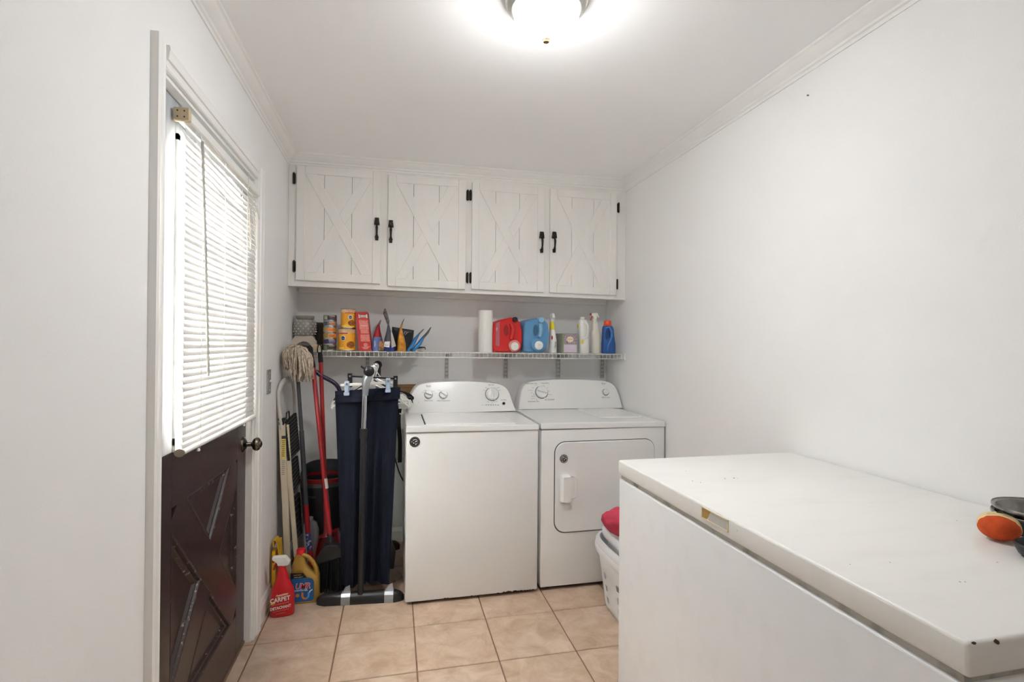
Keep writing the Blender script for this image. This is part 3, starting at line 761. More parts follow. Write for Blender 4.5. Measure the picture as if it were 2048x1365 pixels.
# rust chips along the bottom edge
M_rust = mat('rust_dark', (58, 48, 44), 0.9, rgb2=(96, 76, 64), vs=300)
for k in range(26):
    x = WX0+0.02 + (WX1-WX0-0.04)*random.random()**0.6
    r = random.uniform(0.002, 0.008)*(1.3 if 0.5 < x < 0.66 else 0.7)
    mp = plane_map((x, WY_0+0.0037, 0.019), (1, 0, 0), (0, 0, 1), 0.0003)
    n = 8; pts = [(r*1.5*math.cos(2*PI*i/n)*random.uniform(0.6, 1.1), max(-0.001, r*0.9*math.sin(2*PI*i/n)*random.uniform(0.6, 1.1))) for i in range(n)]
    obj('rust_chip', d_poly(mp, pts, 1), M_rust, wash)

# ---- dryer
EX0, EX1, EY0, EY1 = 0.764, 1.484, 2.636, 3.36
dry = thing('clothes_dryer', 'white front-loading clothes dryer between washing machine and right wall', 'dryer', (1.12, 3.0, 0))
obj('body', B().box(EX0, EX1, EY0, EY1, 0.020, 0.856, 0.007, 2), M_enamel, dry)
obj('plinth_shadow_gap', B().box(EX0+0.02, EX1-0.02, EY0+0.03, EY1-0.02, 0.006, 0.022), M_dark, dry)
leg_feet(dry, EX0, EX1, EY0, EY1, 0.022)
b = B(); b.hexa([V((EX0-0.003, EY0-0.006, 0.861)), V((EX1+0.003, EY0-0.006, 0.855)), V((EX1+0.003, EY1, 0.855)), V((EX0-0.003, EY1, 0.861)),
                 V((EX0-0.001, EY0-0.002, 0.894)), V((EX1+0.001, EY0-0.002, 0.886)), V((EX1+0.001, EY1, 0.886)), V((EX0-0.001, EY1, 0.894))])
obj('top_panel', b, M_enamel, dry, bevel=0.006, seg=3)
obj('lint_lid', B().box(1.16, 1.42, 2.80, 3.19, 0.884, 0.8925, 0.002), M_enamel2, dry)
dout = [(1037, 820), (1040, 798), (1044, 775), (1058, 763), (1100, 760), (1135, 759), (1175, 760), (1210, 762), (1228, 768), (1238, 785), (1252, 817)]
DA = (3.20, 3.27, 0.892)
dcon, dcen, dn = mk_console(dry, dout, *DA, 3.355, 'd')
mp, o_ = face_map(1083, 785, *DA); knob(dry, o_, dn, 0.0395, -0.25)
mp, o_ = face_map(1211, 785, *DA)
obj('push_button', B().lathe([(0.020, 0), (0.020, 0.008), (0.017, 0.012), (0.001, 0.013)], o_, 28, dn), M_enamel2, dry)
obj('dial_ring', d_ring(mp, 0, 0, 0.0205, 0.0235, math.radians(110), math.radians(350)), M_kring, dry)
mp, o_ = face_map(1207, 767.5, *DA)
b_ = obj('badge', d_ring(mp, 0, 0, 0.0125, 0.0137, n=28), M_print, dry)
for v in b_.data.vertices: v.co.z = o_.z + (v.co.z-o_.z)*0.68
obj('lettering', d_text(mp, 'Roper', 0, 0, 0.010, 1), M_printd, dry)
facetext(dry, 1063, 767.5, 'Automatic Dry', 0.0125, *DA)
facetext(dry, 1090, 767, 'Timed Dry', 0.0125, *DA)
facetext(dry, 1067, 803.5, 'Automatic Dry', 0.0125, *DA)
facetext(dry, 1099, 800, 'Air Dry/Fluff', 0.0125, *DA)
facetext(dry, 1212, 795.5, 'Push to Start', 0.011, *DA)
for px, py, s_ in ((1072, 771, 'more'), (1066, 776, 'high'), (1061, 781, 'permanent'), (1063, 785, 'dry'), (1068, 789, 'less'), (1066, 793, 'delicate'), (1066, 797.5, 'very dry'), (1073, 800, 'off'), (1095, 776, '60'), (1097, 783, '50'), (1099, 789.5, 'press care'), (1094, 793, '20'), (1087, 772, '70')):
    facetext(dry, px, py, s_, 0.008, *DA, m=M_print)
# door: rounded rectangle with a dark joint
def rrect(x0, x1, z0, z1, r, y, n=8):
    pts = []
    for cx_, cz_, t0 in ((x1-r, z1-r, 0), (x0+r, z1-r, PI/2), (x0+r, z0+r, PI), (x1-r, z0+r, 1.5*PI)):
        for i in range(n+1): t = t0+PI/2*i/n; pts.append(V((cx_+r*math.cos(t), y, cz_+r*math.sin(t))))
    return pts
dl = at(1108, 950, Y=EY0).x; dt = at(1150, 882.5, Y=EY0).z; db = at(1150, 1065, Y=EY0).z
dr_ = EX1-0.062
obj('door_joint', B().prism(rrect(dl, dr_, db, dt, 0.062, EY0-0.0005), (0, 0.003, 0)), mat('joint_grey', (84, 83, 80), 0.7), dry)
g1 = rrect(dl+0.005, dr_-0.004, db+0.006, dt-0.004, 0.058, EY0-0.0005); g2 = rrect(dl+0.005, dr_-0.004, db+0.006, dt-0.004, 0.058, EY0-0.006); g3 = rrect(dl+0.009, dr_-0.008, db+0.010, dt-0.008, 0.054, EY0-0.009)
ddoor = obj('door', B().loft([g1, g2, g3]), M_enamel, dry)
hx0 = at(1121, 950, Y=EY0).x; hx1 = at(1138, 950, Y=EY0).x; hz1 = at(1130, 949, Y=EY0).z; hz0 = at(1130, 1003, Y=EY0).z; hx2 = at(1152, 950, Y=EY0).x
cup = B(); o1 = rrect(hx1-0.02, hx2+0.002, hz0+0.012, hz1-0.006, 0.022, EY0-0.0085); o2 = rrect(hx1-0.02, hx2-0.002, hz0+0.016, hz1-0.010, 0.020, EY0-0.0120); o3 = rrect(hx1-0.02, hx2-0.008, hz0+0.022, hz1-0.018, 0.014, EY0-0.0092)
cup.loft([o1, o2, o3])
obj('finger_recess', cup, M_enamel2, ddoor)
obj('door_handle', B().loft([rrect(hx0-0.004, hx1+0.001, hz0-0.004, hz1+0.004, 0.01, EY0-0.008), rrect(hx0-0.002, hx1+0.001, hz0-0.002, hz1+0.002, 0.01, EY0-0.026), rrect(hx0+0.005, hx1, hz0+0.007, hz1-0.007, 0.006, EY0-0.042)]), M_enamel2, ddoor)
scales_sticker(ddoor, at(1127.5, 918, Y=EY0-0.0092), 0.0235, 'round_sticker', M_stk2, M_white, M_black, 1.2)

# ------------------------------------------------------------------ chest freezer
FX0, FX1, FY0, FY1, FZ = 0.778, 1.492, 0.556, 1.700, 0.906
fz = thing('chest_freezer', 'white chest freezer along the right wall in the foreground', 'freezer', (1.13, 1.13, 0))
obj('body', B().box(FX0+0.002, FX1, FY0+0.004, FY1, 0.012, 0.842, 0.006, 3), M_freezer, fz)
obj('lid_seal', B().box(FX0+0.008, FX1-0.004, FY0+0.012, FY1-0.006, 0.840, 0.858), M_gasket, fz)
obj('lid', B().box(FX0, FX1+0.001, FY0, FY1+0.004, 0.855, FZ, 0.007, 3), M_frztop, fz)
obj('base', B().box(FX0+0.03, FX1-0.03, FY0+0.03, FY1-0.03, 0.0, 0.013), M_dark, fz)
hy0, hy1 = 1.083, 1.192; hza, hzb = 0.8705, 0.8995
fr = B()
fr.box(FX0-0.0022, FX0+0.001, hy0, hy1, hzb-0.0022, hzb); fr.box(FX0-0.0022, FX0+0.001, hy0, hy1, hza, hza+0.0022)
fr.box(FX0-0.0022, FX0+0.001, hy0, hy0+0.003, hza, hzb); fr.box(FX0-0.0022, FX0+0.001, hy1-0.003, hy1, hza, hzb)
hb = obj('emblem_frame', fr, mat('ivory_plastic', (226, 214, 184), 0.4), fz)
obj('emblem_plate', B().box(FX0-0.0008, FX0+0.001, hy0+0.003, hy1-0.03, hza+0.002, hzb-0.002), mat('badge_grey', (196, 194, 188), 0.4), hb)
obj('emblem_glue', B().prism([(FX0-0.0009, hy1-0.003, hza+0.002), (FX0-0.0009, hy1-0.022, hza+0.002), (FX0-0.0009, hy1-0.040, hzb-0.002), (FX0-0.0009, hy1-0.003, hzb-0.002)], (0.001, 0, 0)), mat('amber_glue', (176, 140, 72), 0.5), hb)
# paint chips
def chip(root, c, u, v, r, asp=1.6):
    mp = plane_map(c, u, v, 0.0005); n = 9
    obj('paint_chip', d_poly(mp, [(r*asp*math.cos(2*PI*i/n)*random.uniform(0.7, 1.1), r*math.sin(2*PI*i/n)*random.uniform(0.6, 1.1)) for i in range(n)], 1), M_rust, root)
chip(fz, V((FX0+0.010, FY0+0.002, FZ-0.0018)), (1, 0, 0), (0, 0.8, 0.6), 0.0024, 2.0)
chip(fz, V((FX0+0.050, FY0+0.001, FZ-0.004)), (1, 0, 0), (0, 0.5, 0.85), 0.0036, 1.5)
for px, py, r in ((1450, 958, 0.002), (1468, 957, 0.0026), (1401, 966, 0.0016), (1372, 943, 0.0012), (1385, 963, 0.0018), (1914, 1042, 0.0012), (1700, 1130, 0.0009), (1780, 1126, 0.001), (1920, 1165, 0.001), (1995, 1126, 0.001), (1930, 1165, 0.001), (1475, 958, 0.0012)):
    chip(fz, at(px, py, Z=FZ+0.0001), (0.3, 1, 0), (-1, 0.3, 0), r, 2.2)
for px, py, r in ((1275, 974, 0.0022), (1380, 1026, 0.0014), (1235, 1178, 0.0016), (1456, 1052, 0.002), (1475, 1062, 0.0015)):
    chip(fz, at(px, py, X=FX0+0.0005), (0, -1, 0), (0, 0, 1), r, 1.2)

# ------------------------------------------------------------------ things on the freezer
M_pan = mat('dull_aluminium', (150, 147, 142), 0.28, metal=0.85, rgb2=(70, 66, 62), vs=22, thr=(0.5, 0.75))
M_panb = mat('pan_black', (34, 33, 33), 0.3, metal=0.3)
pc = V((1.36, 0.865, FZ))
p0 = at(1978, 1003, Z=FZ+0.035); 
PX, PY = 1.400, 0.845
pan_lab = ['dark-rimmed metal dish at the bottom of the stack on the freezer', 'dull metal dish on top of the stack on the freezer']
for k in range(2):
    z0 = FZ+0.0006+k*0.015; R = 0.0905-0.001*k
    t = thing('metal_dish', pan_lab[k], 'dish', (PX, PY, z0), 'stacked metal dishes')
    obj('bowl', B().lathe([(0.001, 0.002), (R*0.70, 0.002), (R*0.78, 0.006), (R*0.93, 0.036), (R*0.99, 0.038), (R, 0.035), (R*0.96, 0.0305), (R*0.80, 0.0005), (R*0.70, 0.0), (0.001, 0.0)], (PX, PY, z0), 48), M_pan if k else M_panb, t)
    obj('rim', B().lathe([(R*0.985, 0.0365), (R*1.0, 0.0405), (R*1.018, 0.038), (R*1.01, 0.0335)], (PX, PY, z0), 48, cap=False), M_pan, t, label='rolled rim')
# chewed half ball
M_felt = mat('orange_felt', (212, 84, 34), 0.95, var=0.25, vs=60, bump=0.6, bs=300)
M_tan = mat('tan_rubber', (214, 192, 140), 0.8, rgb2=(150, 130, 80), vs=45, thr=(0.5, 0.75), bump=0.5, bs=120)
bc = V((1.258, 0.842, 0)); ball = thing('chewed_ball', 'chewed orange and tan felt dog ball on the freezer beside the metal dishes', 'toy', (bc.x, bc.y, FZ))
RB = 0.0335; cb = V((bc.x, bc.y, FZ+0.030))
nrm = V((-0.80, -0.55, -0.16)).normalized()
ua = V((0, 0, 1)).cross(nrm).normalized(); va = nrm.cross(ua)
def patch_ball(r0, tmax, t0=0.0, rough=0.0, squash=(1.07, 0.84)):
    rings = []
    for i in range(9):
        t = t0+(tmax-t0)*i/8
        rr = []
        for k in range(32):
            a = 2*PI*k/32
            j = 1+rough*random.uniform(-1, 1)*(i == 8)
            tt = t*j
            rr.append(cb + ua*(math.sin(tt)*math.cos(a)*r0*squash[0]) + va*(math.sin(tt)*math.sin(a)*r0*squash[1]) + nrm*(math.cos(tt)*r0))
        rings.append(rr)
    return B().loft(rings, cap=True)
obj('rubber_core', patch_ball(RB, PI*0.93, 0.03), M_tan, ball, label='tan torn rubber core')
obj('orange_felt', patch_ball(RB+0.0016, 1.18, 0.03, 0.03), M_felt, ball, label='orange felt patch')
obj('seam', patch_ball(RB+0.0011, 1.30, 1.05), mat('cream_seam', (226, 200, 150), 0.9), ball)
obj('torn_flap', B().tube([cb+va*0.028+ua*(-0.004)-nrm*0.004, cb+va*0.031+ua*0.008-nrm*0.006, cb+va*0.026+ua*0.022-nrm*0.006], [0.002, 0.0045, 0.002], 8, flat=0.5), M_blackm, ball)
# black lid / bowl
KX, KY = 1.236, 0.748
bk = thing('black_bowl', 'shallow black oval bowl at the near end of the freezer top', 'bowl', (KX, KY, FZ))
rings = []
for rr, z in ((0.02, 0.003), (0.030, 0.003), (0.036, 0.010), (0.040, 0.024), (0.042, 0.027), (0.045, 0.024), (0.043, 0.017), (0.038, 0.006), (0.030, 0.0005)):
    rings.append(sring(KX, KY, FZ+z, rr*1.15, rr*0.95, 40, 2.0))
obj('bowl', B().loft(rings), M_black, bk)

# ------------------------------------------------------------------ shelf goods helpers
def P(px, py, Y=3.27): return at(px, py, Y=Y)
def zon(x): return zs(x)-0.0001+0.0002
def can(cx, cy, z0, r, h, face, label, mlab, deco, group, m_metal=None):
    t = thing('food_can', label, 'can', (cx, cy, z0), group)
    M_tin = mat('tin', (190, 190, 186), 0.25, metal=1.0)
    obj('tin', B().lathe([(r*0.93, 0.001), (r*0.97, 0), (r*1.0, 0.002), (r*0.985, 0.004), (r*0.985, h-0.004), (r*1.0, h-0.002), (r*0.97, h), (r*0.95, h-0.0015), (0.001, h-0.002)], (cx, cy, z0), 32), M_tin, t)
    obj('paper_label', B().lathe([(r*0.99, 0.005), (r*0.99, h-0.005)], (cx, cy, z0), 40, cap=False), mlab, t)
    mp = cyl_map(cx, cy, r*0.99, z0, 0.0005, face)
    for bld, mm, nm in deco(mp, r, h): obj(nm, bld, mm, t)
    return t
# six small cans in one pile
cx = P(659.5, 690).x; cyy = 3.275; face = -0.06
r = (P(673, 690, cyy).x-P(646, 690, cyy).x)/2
ztop_ = P(659, 630.5, cyy).z; zb0 = zs(cx)+0.0003; hh = (ztop_-zb0)/6
specs = [((92, 96, 78), (120, 150, 110), (64, 62, 52), 'grey-green'), ((74, 62, 104), (74, 62, 104), (120, 110, 140), 'purple'),
         ((206, 136, 50), (150, 160, 70), (226, 120, 40), 'orange and green'), ((214, 150, 70), (190, 170, 120), (230, 120, 30), 'orange'),
         ((128, 134, 140), (96, 104, 118), (222, 130, 60), 'blue-grey and orange'), ((66, 60, 96), (182, 184, 150), (90, 70, 60), 'dark purple')]
pos = ['at the bottom', 'second from bottom', 'third from bottom', 'third from top', 'second from top', 'on top']
for k in range(6):
    A, Bc, Cc, nm = specs[k]
    def deco(mp, r, h, k=k, Bc=Bc, Cc=Cc):
        return [(d_rect(mp, -r*0.9, -r*0.25, 0.007, h-0.007, 1), mat('can_a%d' % k, Bc, 0.4, var=0.3, vs=90), 'label_panel'),
                (d_rect(mp, r*0.05, r*1.1, 0.012, h*0.72, 1), mat('can_b%d' % k, Cc, 0.4, rgb2=(90, 70, 50), vs=120, thr=(0.55, 0.7)), 'label_picture'),
                (d_rect(mp, r*0.0, r*0.9, h*0.76, h*0.82, 2), M_white, 'label_stripe')]
    can(cx+random.uniform(-.0008, .0008), cyy, zb0+k*hh, r, hh-0.0003, face, 'small %s pet food can %s of its pile' % (nm, pos[k]), mat('canlab%d' % k, A, 0.4, var=0.25, vs=70), deco, 'small pet food cans')
# two large cans
M_or = mat('orange_label', (240, 166, 40), 0.4, rgb2=(250, 200, 70), vs=14, thr=(0.45, 0.65))
def bigdeco(dx, ez, mag):
    def deco(mp, r, h):
        out = [(d_rect(mp, -r*1.4, r*1.4, h*0.80, h*0.955, 1, 16), mat('pale_pink', (236, 200, 160), 0.5), 'label_band'),
               (d_rect(mp, -r*1.4 if mag else -r*0.3, r*0.2 if mag else r*1.4, h*0.755, h*0.80, 1, 10), mat('magenta' if mag else 'rust_or', (170, 40, 90) if mag else (200, 92, 44), 0.5), 'label_stripe'),
               (d_text(mp, 'CHOPPED', r*0.42, h*0.91, h*0.105, 2, sx=0.9), mat('can_red', (176, 70, 50), 0.5), 'lettering'),
               (d_text(mp, 'GROUND', r*0.46, h*0.835, h*0.07, 2, sx=0.9), mat('can_red', (176, 70, 50), 0.5), 'lettering'),
               (d_disc(mp, dx*r, ez*h, r*0.30, 1), M_white, 'emblem_disc'),
               (d_disc(mp, dx*r, ez*h, r*0.225, 2, ry=r*0.235), mat('navy_mark', (34, 52, 110), 0.5), 'emblem'),
               (d_text(mp, 'Pedigree', dx*r, ez*h, r*0.13, 3), M_white, 'lettering'),
               (d_disc(mp, r*0.62, h*0.27, r*0.52, 1, ry=h*0.15), mat('kibble', (190, 110, 40), 0.8, rgb2=(110, 60, 24), vs=160, thr=(0.4, 0.6)), 'label_picture'),
               (d_rect(mp, -r*0.95, -r*0.2, h*0.08, h*0.16, 1), mat('label_yellow', (250, 214, 90), 0.5), 'label_picture')]
        return out
    return deco
cx1 = P(694, 690, 3.27).x; r1 = (P(711.5, 690, 3.27).x-P(676.5, 690, 3.27).x)/2; z1 = zs(cx1)+0.0003; h1 = P(694, 657.5, 3.27).z-z1
can(cx1, 3.27, z1, r1, h1, -0.06, 'large orange dog food can, the lower of the two stacked', M_or, bigdeco(-0.32, 0.56, True), 'large dog food cans')
cx2 = P(696.5, 650, 3.27).x; r2 = (P(711.5, 650, 3.27).x-P(681.5, 650, 3.27).x)/2; h2 = P(696, 618.5, 3.27).z-(z1+h1)
can(cx2, 3.27, z1+h1+0.0003, r2, h2, -0.06, 'large orange dog food can standing on the other one', M_or, bigdeco(0.42, 0.56, False), 'large dog food cans')
# red leaning carton
M_redbox = mat('red_carton', (196, 46, 42), 0.5)
Pbl, Pbr, Ptl, Ptr = P(721.5, 701, 3.225), P(743.5, 701, 3.225), P(714.5, 624.5, 3.235), P(735, 624, 3.235)
box = thing('treat_box', 'tall red dog biscuit carton leaning to the left beside the orange cans', 'box', ((Pbl.x+Pbr.x)/2, 3.27, zs(0)))
zb1 = zs(Pbl.x)+0.0003
Pbl.z = zb1; Pbr.z = zb1+0.001
D = V((0.0, 0.16, 0)); sd = V((-0.018, 0, 0))
obj('carton', B().hexa([Pbl+sd*0.6, Pbr, Pbr+D, Pbl+D+sd*0.6, Ptl+sd*0.6, Ptr, Ptr+D, Ptl+D+sd*0.6]), M_redbox, box, bevel=0.0015)
uu = (Pbr-Pbl).normalized(); vv = ((Ptl-Pbl)+(Ptr-Pbr)).normalized(); L = (Ptl-Pbl).length; W = (Pbr-Pbl).length
mpx = plane_map(Pbl, uu, vv, 0.0007)
bone = [(W*a, L*b2) for a, b2 in ((0.10, 0.86), (0.16, 0.84), (0.22, 0.865), (0.78, 0.865), (0.84, 0.84), (0.92, 0.86), (0.90, 0.885), (0.90, 0.90), (0.92, 0.925), (0.84, 0.945), (0.78, 0.92), (0.22, 0.92), (0.16, 0.945), (0.10, 0.925), (0.12, 0.90), (0.12, 0.885))]
obj('bone_logo', d_poly(mpx, bone, 1), M_white, box)
obj('lettering', d_text(mpx, 'MILK-BONE', W*0.51, L*0.892, W*0.155, 2, sx=0.8, bold=0.0002), M_black, box)
Mpk = mat('carton_print', (232, 150, 138), 0.6, rgb2=(206, 80, 72), vs=420, thr=(0.5, 0.56))
for a0, a1, b0, b1 in ((0.1, 0.92, 0.55, 0.79), (0.1, 0.92, 0.24, 0.42), (0.16, 0.88, 0.445, 0.545)):
    obj('printed_text_block', d_rect(mpx, W*a0, W*a1, L*b0, L*b1, 1, 1), Mpk, box)
obj('lettering', d_text(mpx, 'CRUNCHY', W*0.5, L*0.645, W*0.16, 2, sx=0.8), M_white, box)
obj('label_stripe', d_rect(mpx, W*0.14, W*0.86, L*0.815, L*0.822, 1, 1), Mpk, box)
obj('paw_emblem', d_disc(mpx, W*0.5, L*0.15, W*0.2, 1), Mpk, box); obj('label_stripe', d_poly(mpx, [(W*0.1, L*0.10), (W*0.95, L*0.12), (W*0.6, L*0.04), (W*0.3, L*0.04)], 1), Mpk, box)

# pouches seen edge-on: side profile swept front to back
def pouch(label, left, right, Yc, depth, parts, cat='pouch'):
    """left/right: photo outlines (top to bottom) of the two faces; the body is lofted between them"""
    n = len(left)
    zf = lambda p: p
    Ls = [at(px, py, Y=Yc) for px, py in left]; Rs = [at(px, py, Y=Yc) for px, py in right]
    bx = (Ls[-1].x+Rs[-1].x)/2; zb_ = zs(bx)+0.0004; dz = zb_-min(Ls[-1].z, Rs[-1].z)
    for i in range(n):
        f = i/(n-1); Ls[i].z += dz*f; Rs[i].z += dz*f
    Ls[-1].z = Rs[-1].z = zb_
    t = thing('treat_pouch', label, cat, (bx, Yc, zb_))
    rings = []
    for L_, R_ in zip(Ls, Rs):
        c = (L_+R_)/2; hx = max((R_-L_).x/2, 0.0012); hd = depth/2
        slope = (R_.z-L_.z)
        ring = []
        for k in range(20):
            a = 2*PI*k/20; ca, sa = math.cos(a), math.sin(a)
            x = hx*math.copysign(abs(ca)**0.9, ca); y = hd*math.copysign(abs(sa)**0.45, sa)
            ring.append(V((c.x+x*(1 if abs(sa) < 0.98 else 0.1), Yc+y, c.z+slope/2*ca)))
        rings.append(ring)
    t['ls'] = 0
    return t, rings
def pouch_build(label, left, right, Yc, depth, bands, cat='pouch'):
    t, rings = pouch(label, left, right, Yc, depth, None)
    del t['ls']
    for (i0, i1, m, nm) in bands:
        obj(nm, B().loft(rings[i0:i1+1]), m, t)
    return t, rings
M_foil = mat('foil_grey', (128, 127, 126), 0.35, metal=0.5, rgb2=(84, 82, 80), vs=60, thr=(0.45, 0.6))
M_pred = mat('pouch_red', (170, 32, 40), 0.35); M_pblu = mat('pouch_blue', (104, 124, 186), 0.35, var=0.2, vs=60); M_pnav = mat('pouch_navy', (34, 52, 130), 0.3)
M_pgold = mat('pouch_gold', (214, 150, 44), 0.35, rgb2=(180, 112, 40), vs=50, thr=(0.45, 0.6)); M_psky = mat('pouch_sky', (58, 140, 206), 0.3, var=0.15, vs=40)
M_pdog = mat('pouch_dog_picture', (182, 132, 84), 0.5, rgb2=(84, 54, 34), vs=60, thr=(0.45, 0.62))
t, rg = pouch_build('red and lavender dog treat pouch with narrow folded top, next to the red carton', [(761, 641), (755, 650), (750, 662), (746, 674), (744, 686), (743.5, 701)], [(762, 641), (759.5, 650), (761, 662), (764, 674), (767, 686), (767, 701)], 3.27, 0.12,
    [(0, 1, mat('pouch_tan', (150, 120, 90), 0.4), 'folded_top'), (1, 3, M_pred, 'red_band'), (3, 5, M_pblu, 'blue_body')])
mpl = plane_map(at(761.5, 690, Y=3.205), (1, 0, 0), (0, 0, 1), 0.0003)
obj('dog_picture', d_poly(mpl, [(-0.012, -0.034), (0.018, -0.034), (0.018, 0.01), (0.010, 0.028), (-0.004, 0.028), (-0.012, 0.010)], 1), M_pdog, t)
obj('lettering', d_text(plane_map(at(750, 688, Y=3.205), (0, 0, 1), (-1, 0, 0), 0.0003), 'TREATS', 0, 0, 0.011, 1), M_white, t)
t, rg = pouch_build('tall grey pouch with blue base and twisted foil top standing among the treat bags', [(769, 619), (766, 627), (771, 640), (775, 650), (773, 662), (769, 676), (767, 690), (767, 701)], [(772, 619), (776, 630), (779, 642), (779, 651), (782, 662), (788, 676), (791, 690), (791, 701)], 3.25, 0.14,
    [(0, 3, M_foil, 'twisted_top'), (3, 6, mat('pouch_violet', (84, 84, 100), 0.35), 'grey_body'), (6, 7, M_pnav, 'blue_base')])
mpl = plane_map(at(774, 688.5, Y=3.174), (1, 0, 0), (0, 0, 1), 0.0003)
obj('white_label', d_poly(mpl, [(-0.018, -0.016), (0.014, -0.021), (0.018, 0.016), (-0.014, 0.014)], 1), M_white, t)
obj('lettering', d_text(mpl, 'Bark', 0, -0.006, 0.012, 2), mat('can_red', (176, 70, 50), 0.5), t)
obj('silver_side_strip', d_poly(plane_map(at(784, 680, Y=3.174), (1, 0, 0), (0, 0, 1), 0.0003), [(-0.008, 0.048), (0.0, 0.046), (0.024, -0.038), (-0.002, -0.048)], 1), mat('silver_strip', (196, 190, 180), 0.4, var=0.2, vs=200), t)
# dark pouch behind
q = [at(*p, Y=3.39) for p in ((784, 654), (828, 661), (824, 701), (783, 701))]
dkp = thing('dark_pouch', 'flat near-black pouch with white script standing behind the golden bag', 'pouch', (q[2].x, 3.39, zs(q[2].x)))
for i in (2, 3): q[i].z = zs(q[i].x)+0.0004
cc = (q[0]+q[1]+q[2]+q[3])/4
ring = lambda y, f: [V((cc.x+(p.x-cc.x)*f, y, cc.z+(p.z-cc.z)*f)) for p in q]
obj('bag', B().loft([ring(3.385, 1.0), ring(3.372, 0.9), ring(3.37, 0.7)], smooth=False).loft([ring(3.385, 1.0), ring(3.40, 0.88)], smooth=False), mat('pouch_black', (38, 41, 46), 0.45, var=0.3, vs=30), dkp)
mpl = plane_map(at(811, 664.5, Y=3.3695), (1, 0, -0.12), (0.12, 0, 1), 0.0004)
obj('lettering', d_text(mpl, 'sy', 0, -0.002, 0.034, 2, shear=0.35), mat('script_pink', (214, 196, 200), 0.5), dkp)
for k in range(5): obj('printed_line', d_rect(plane_map(at(814, 676+k*4, Y=3.3695), (1, 0, 0), (0, 0, 1), 0.0003), -0.012+0.002*(k % 2), 0.015, -0.001, 0.001, 1, 1), mat('print_bluegrey', (70, 84, 98), 0.6), dkp)
t, rg = pouch_build('golden yellow dog treat pouch tapering to a thin folded top', [(807, 639), (803, 647), (799, 658), (796, 672), (794, 686), (793, 702)], [(808.5, 639), (806, 647), (804, 658), (808, 672), (811.5, 686), (812.5, 702)], 3.255, 0.13,
    [(0, 1, mat('foil_olive', (120, 116, 84), 0.4, metal=0.3), 'folded_top'), (1, 5, M_pgold, 'golden_body')])
obj('dark_mark', d_rect(plane_map(at(805, 690, Y=3.189), (1, 0, 0), (0, 0, 1), 0.0003), -0.012, 0.012, -0.004, 0.012, 1, 1), mat('amber_print', (176, 120, 30), 0.5), t)
pouch_build('bright blue slim pouch leaning right, left one of the pair', [(846, 659), (836, 668), (828, 676), (820, 690), (813, 699), (812.5, 702)], [(848, 659), (839, 669), (835, 677), (829, 690), (820, 700), (819, 702)], 3.27, 0.11,
    [(0, 1, M_foil, 'folded_top'), (1, 5, M_psky, 'blue_body')])
pouch_build('bright blue slim pouch leaning right, right one of the pair with a longer grey top', [(861, 655), (851, 667), (843, 675), (834, 686), (824, 697), (823.5, 702)], [(862.5, 655), (857, 667), (849, 676), (842, 690), (831, 700), (830, 702)], 3.27, 0.11,
    [(0, 2, M_foil, 'folded_top'), (2, 5, M_psky, 'blue_body')])
gp = at(840, 697, Y=3.30)
tag(obj('sunglasses', B().tube([gp+V((-0.03, 0, -0.006)), gp+V((-0.005, -0.01, 0.004)), gp+V((0.03, 0, 0.006)), gp+V((0.034, 0.004, -0.008))], [0.006, 0.009, 0.005, 0.003], 8, flat=0.7), M_black),
    'small black folded glasses lying behind the blue pouches', 'glasses')
# wax warmer at the left end
wxc = at(610, 660, Y=3.36); wz = zs(wxc.x)+0.0003
ww = thing('wax_warmer', 'grey dotted wax warmer on an arched cream stand at the left end of the shelf', 'warmer', (wxc.x, 3.36, wz))
zA, zB, zC, zD = at(610, 690, Y=3.36).z, at(610, 672, Y=3.36).z, at(610, 640, Y=3.36).z, at(610, 632, Y=3.36).z
zA = wz
M_wx = mat('warmer_grey', (156, 150, 142), 0.3, coat=0.4); M_wc = mat('warmer_cream', (200, 190, 174), 0.4)
R0 = 0.066
obj('shade', B().lathe([(R0*0.78, 0), (R0*0.92, 0.012), (R0, 0.035), (R0*1.02, (zC-zB)*0.6), (R0*0.97, (zC-zB)*0.9), (R0*0.8, zC-zB)], (wxc.x, 3.36, zB), 40), M_wx, ww, label='grey shade with raised white dots')
for rI in range(6):
    for k in range(14):
        a = 2*PI*(k+0.5*(rI % 2))/14 - PI/2; f = (rI+0.6)/6.2; rr = R0*(1.0 if 0.2 < f < 0.9 else 0.94)
        if math.sin(a) > 0.35: continue
        z = zB+(zC-zB)*f
        obj('dot', B().ell((wxc.x+rr*math.cos(a), 3.36+rr*math.sin(a), z), 0.0034, 0.0034, 0.0034, 8, 5), M_white, ww)
obj('wax_dish', B().lathe([(R0*0.70, 0), (R0*0.80, 0.006), (R0*0.84, zD-zC-0.004), (R0*0.80, zD-zC), (R0*0.74, zD-zC-0.006), (0.001, 0.004)], (wxc.x, 3.36, zC), 36), M_wx, ww)
# arched stand
Pn = [(-1.22, 0), (-1.22, 0.62), (-0.92, 0.86), (-0.80, 1.0), (0.80, 1.0), (0.92, 0.86), (1.22, 0.62), (1.22, 0), (0.55, 0)] + [(0.75*math.cos(t), 0.62*math.sin(t)) for t in [PI*k/10 for k in range(0, 11)]]
Pn = [(-1.22, 0), (-1.22, 0.62), (-0.9, 0.9), (-0.80, 1.0), (0.80, 1.0), (0.9, 0.9), (1.22, 0.62), (1.22, 0)] + [(0.85*math.cos(t), 0.60*math.sin(t)) for t in [PI*k/10 for k in range(0, 11)]]
hB = zB-zA
b = B()
for y in (3.32, 3.385): b.prism([(wxc.x+a*0.060, y, zA+z_*hB) for a, z_ in Pn], (0, 0.02, 0))
b.box(wxc.x-0.05, wxc.x+0.05, 3.34, 3.385, zA+hB*0.75, zB-0.001)
obj('stand', b, M_wc, ww, label='cream arched stand')
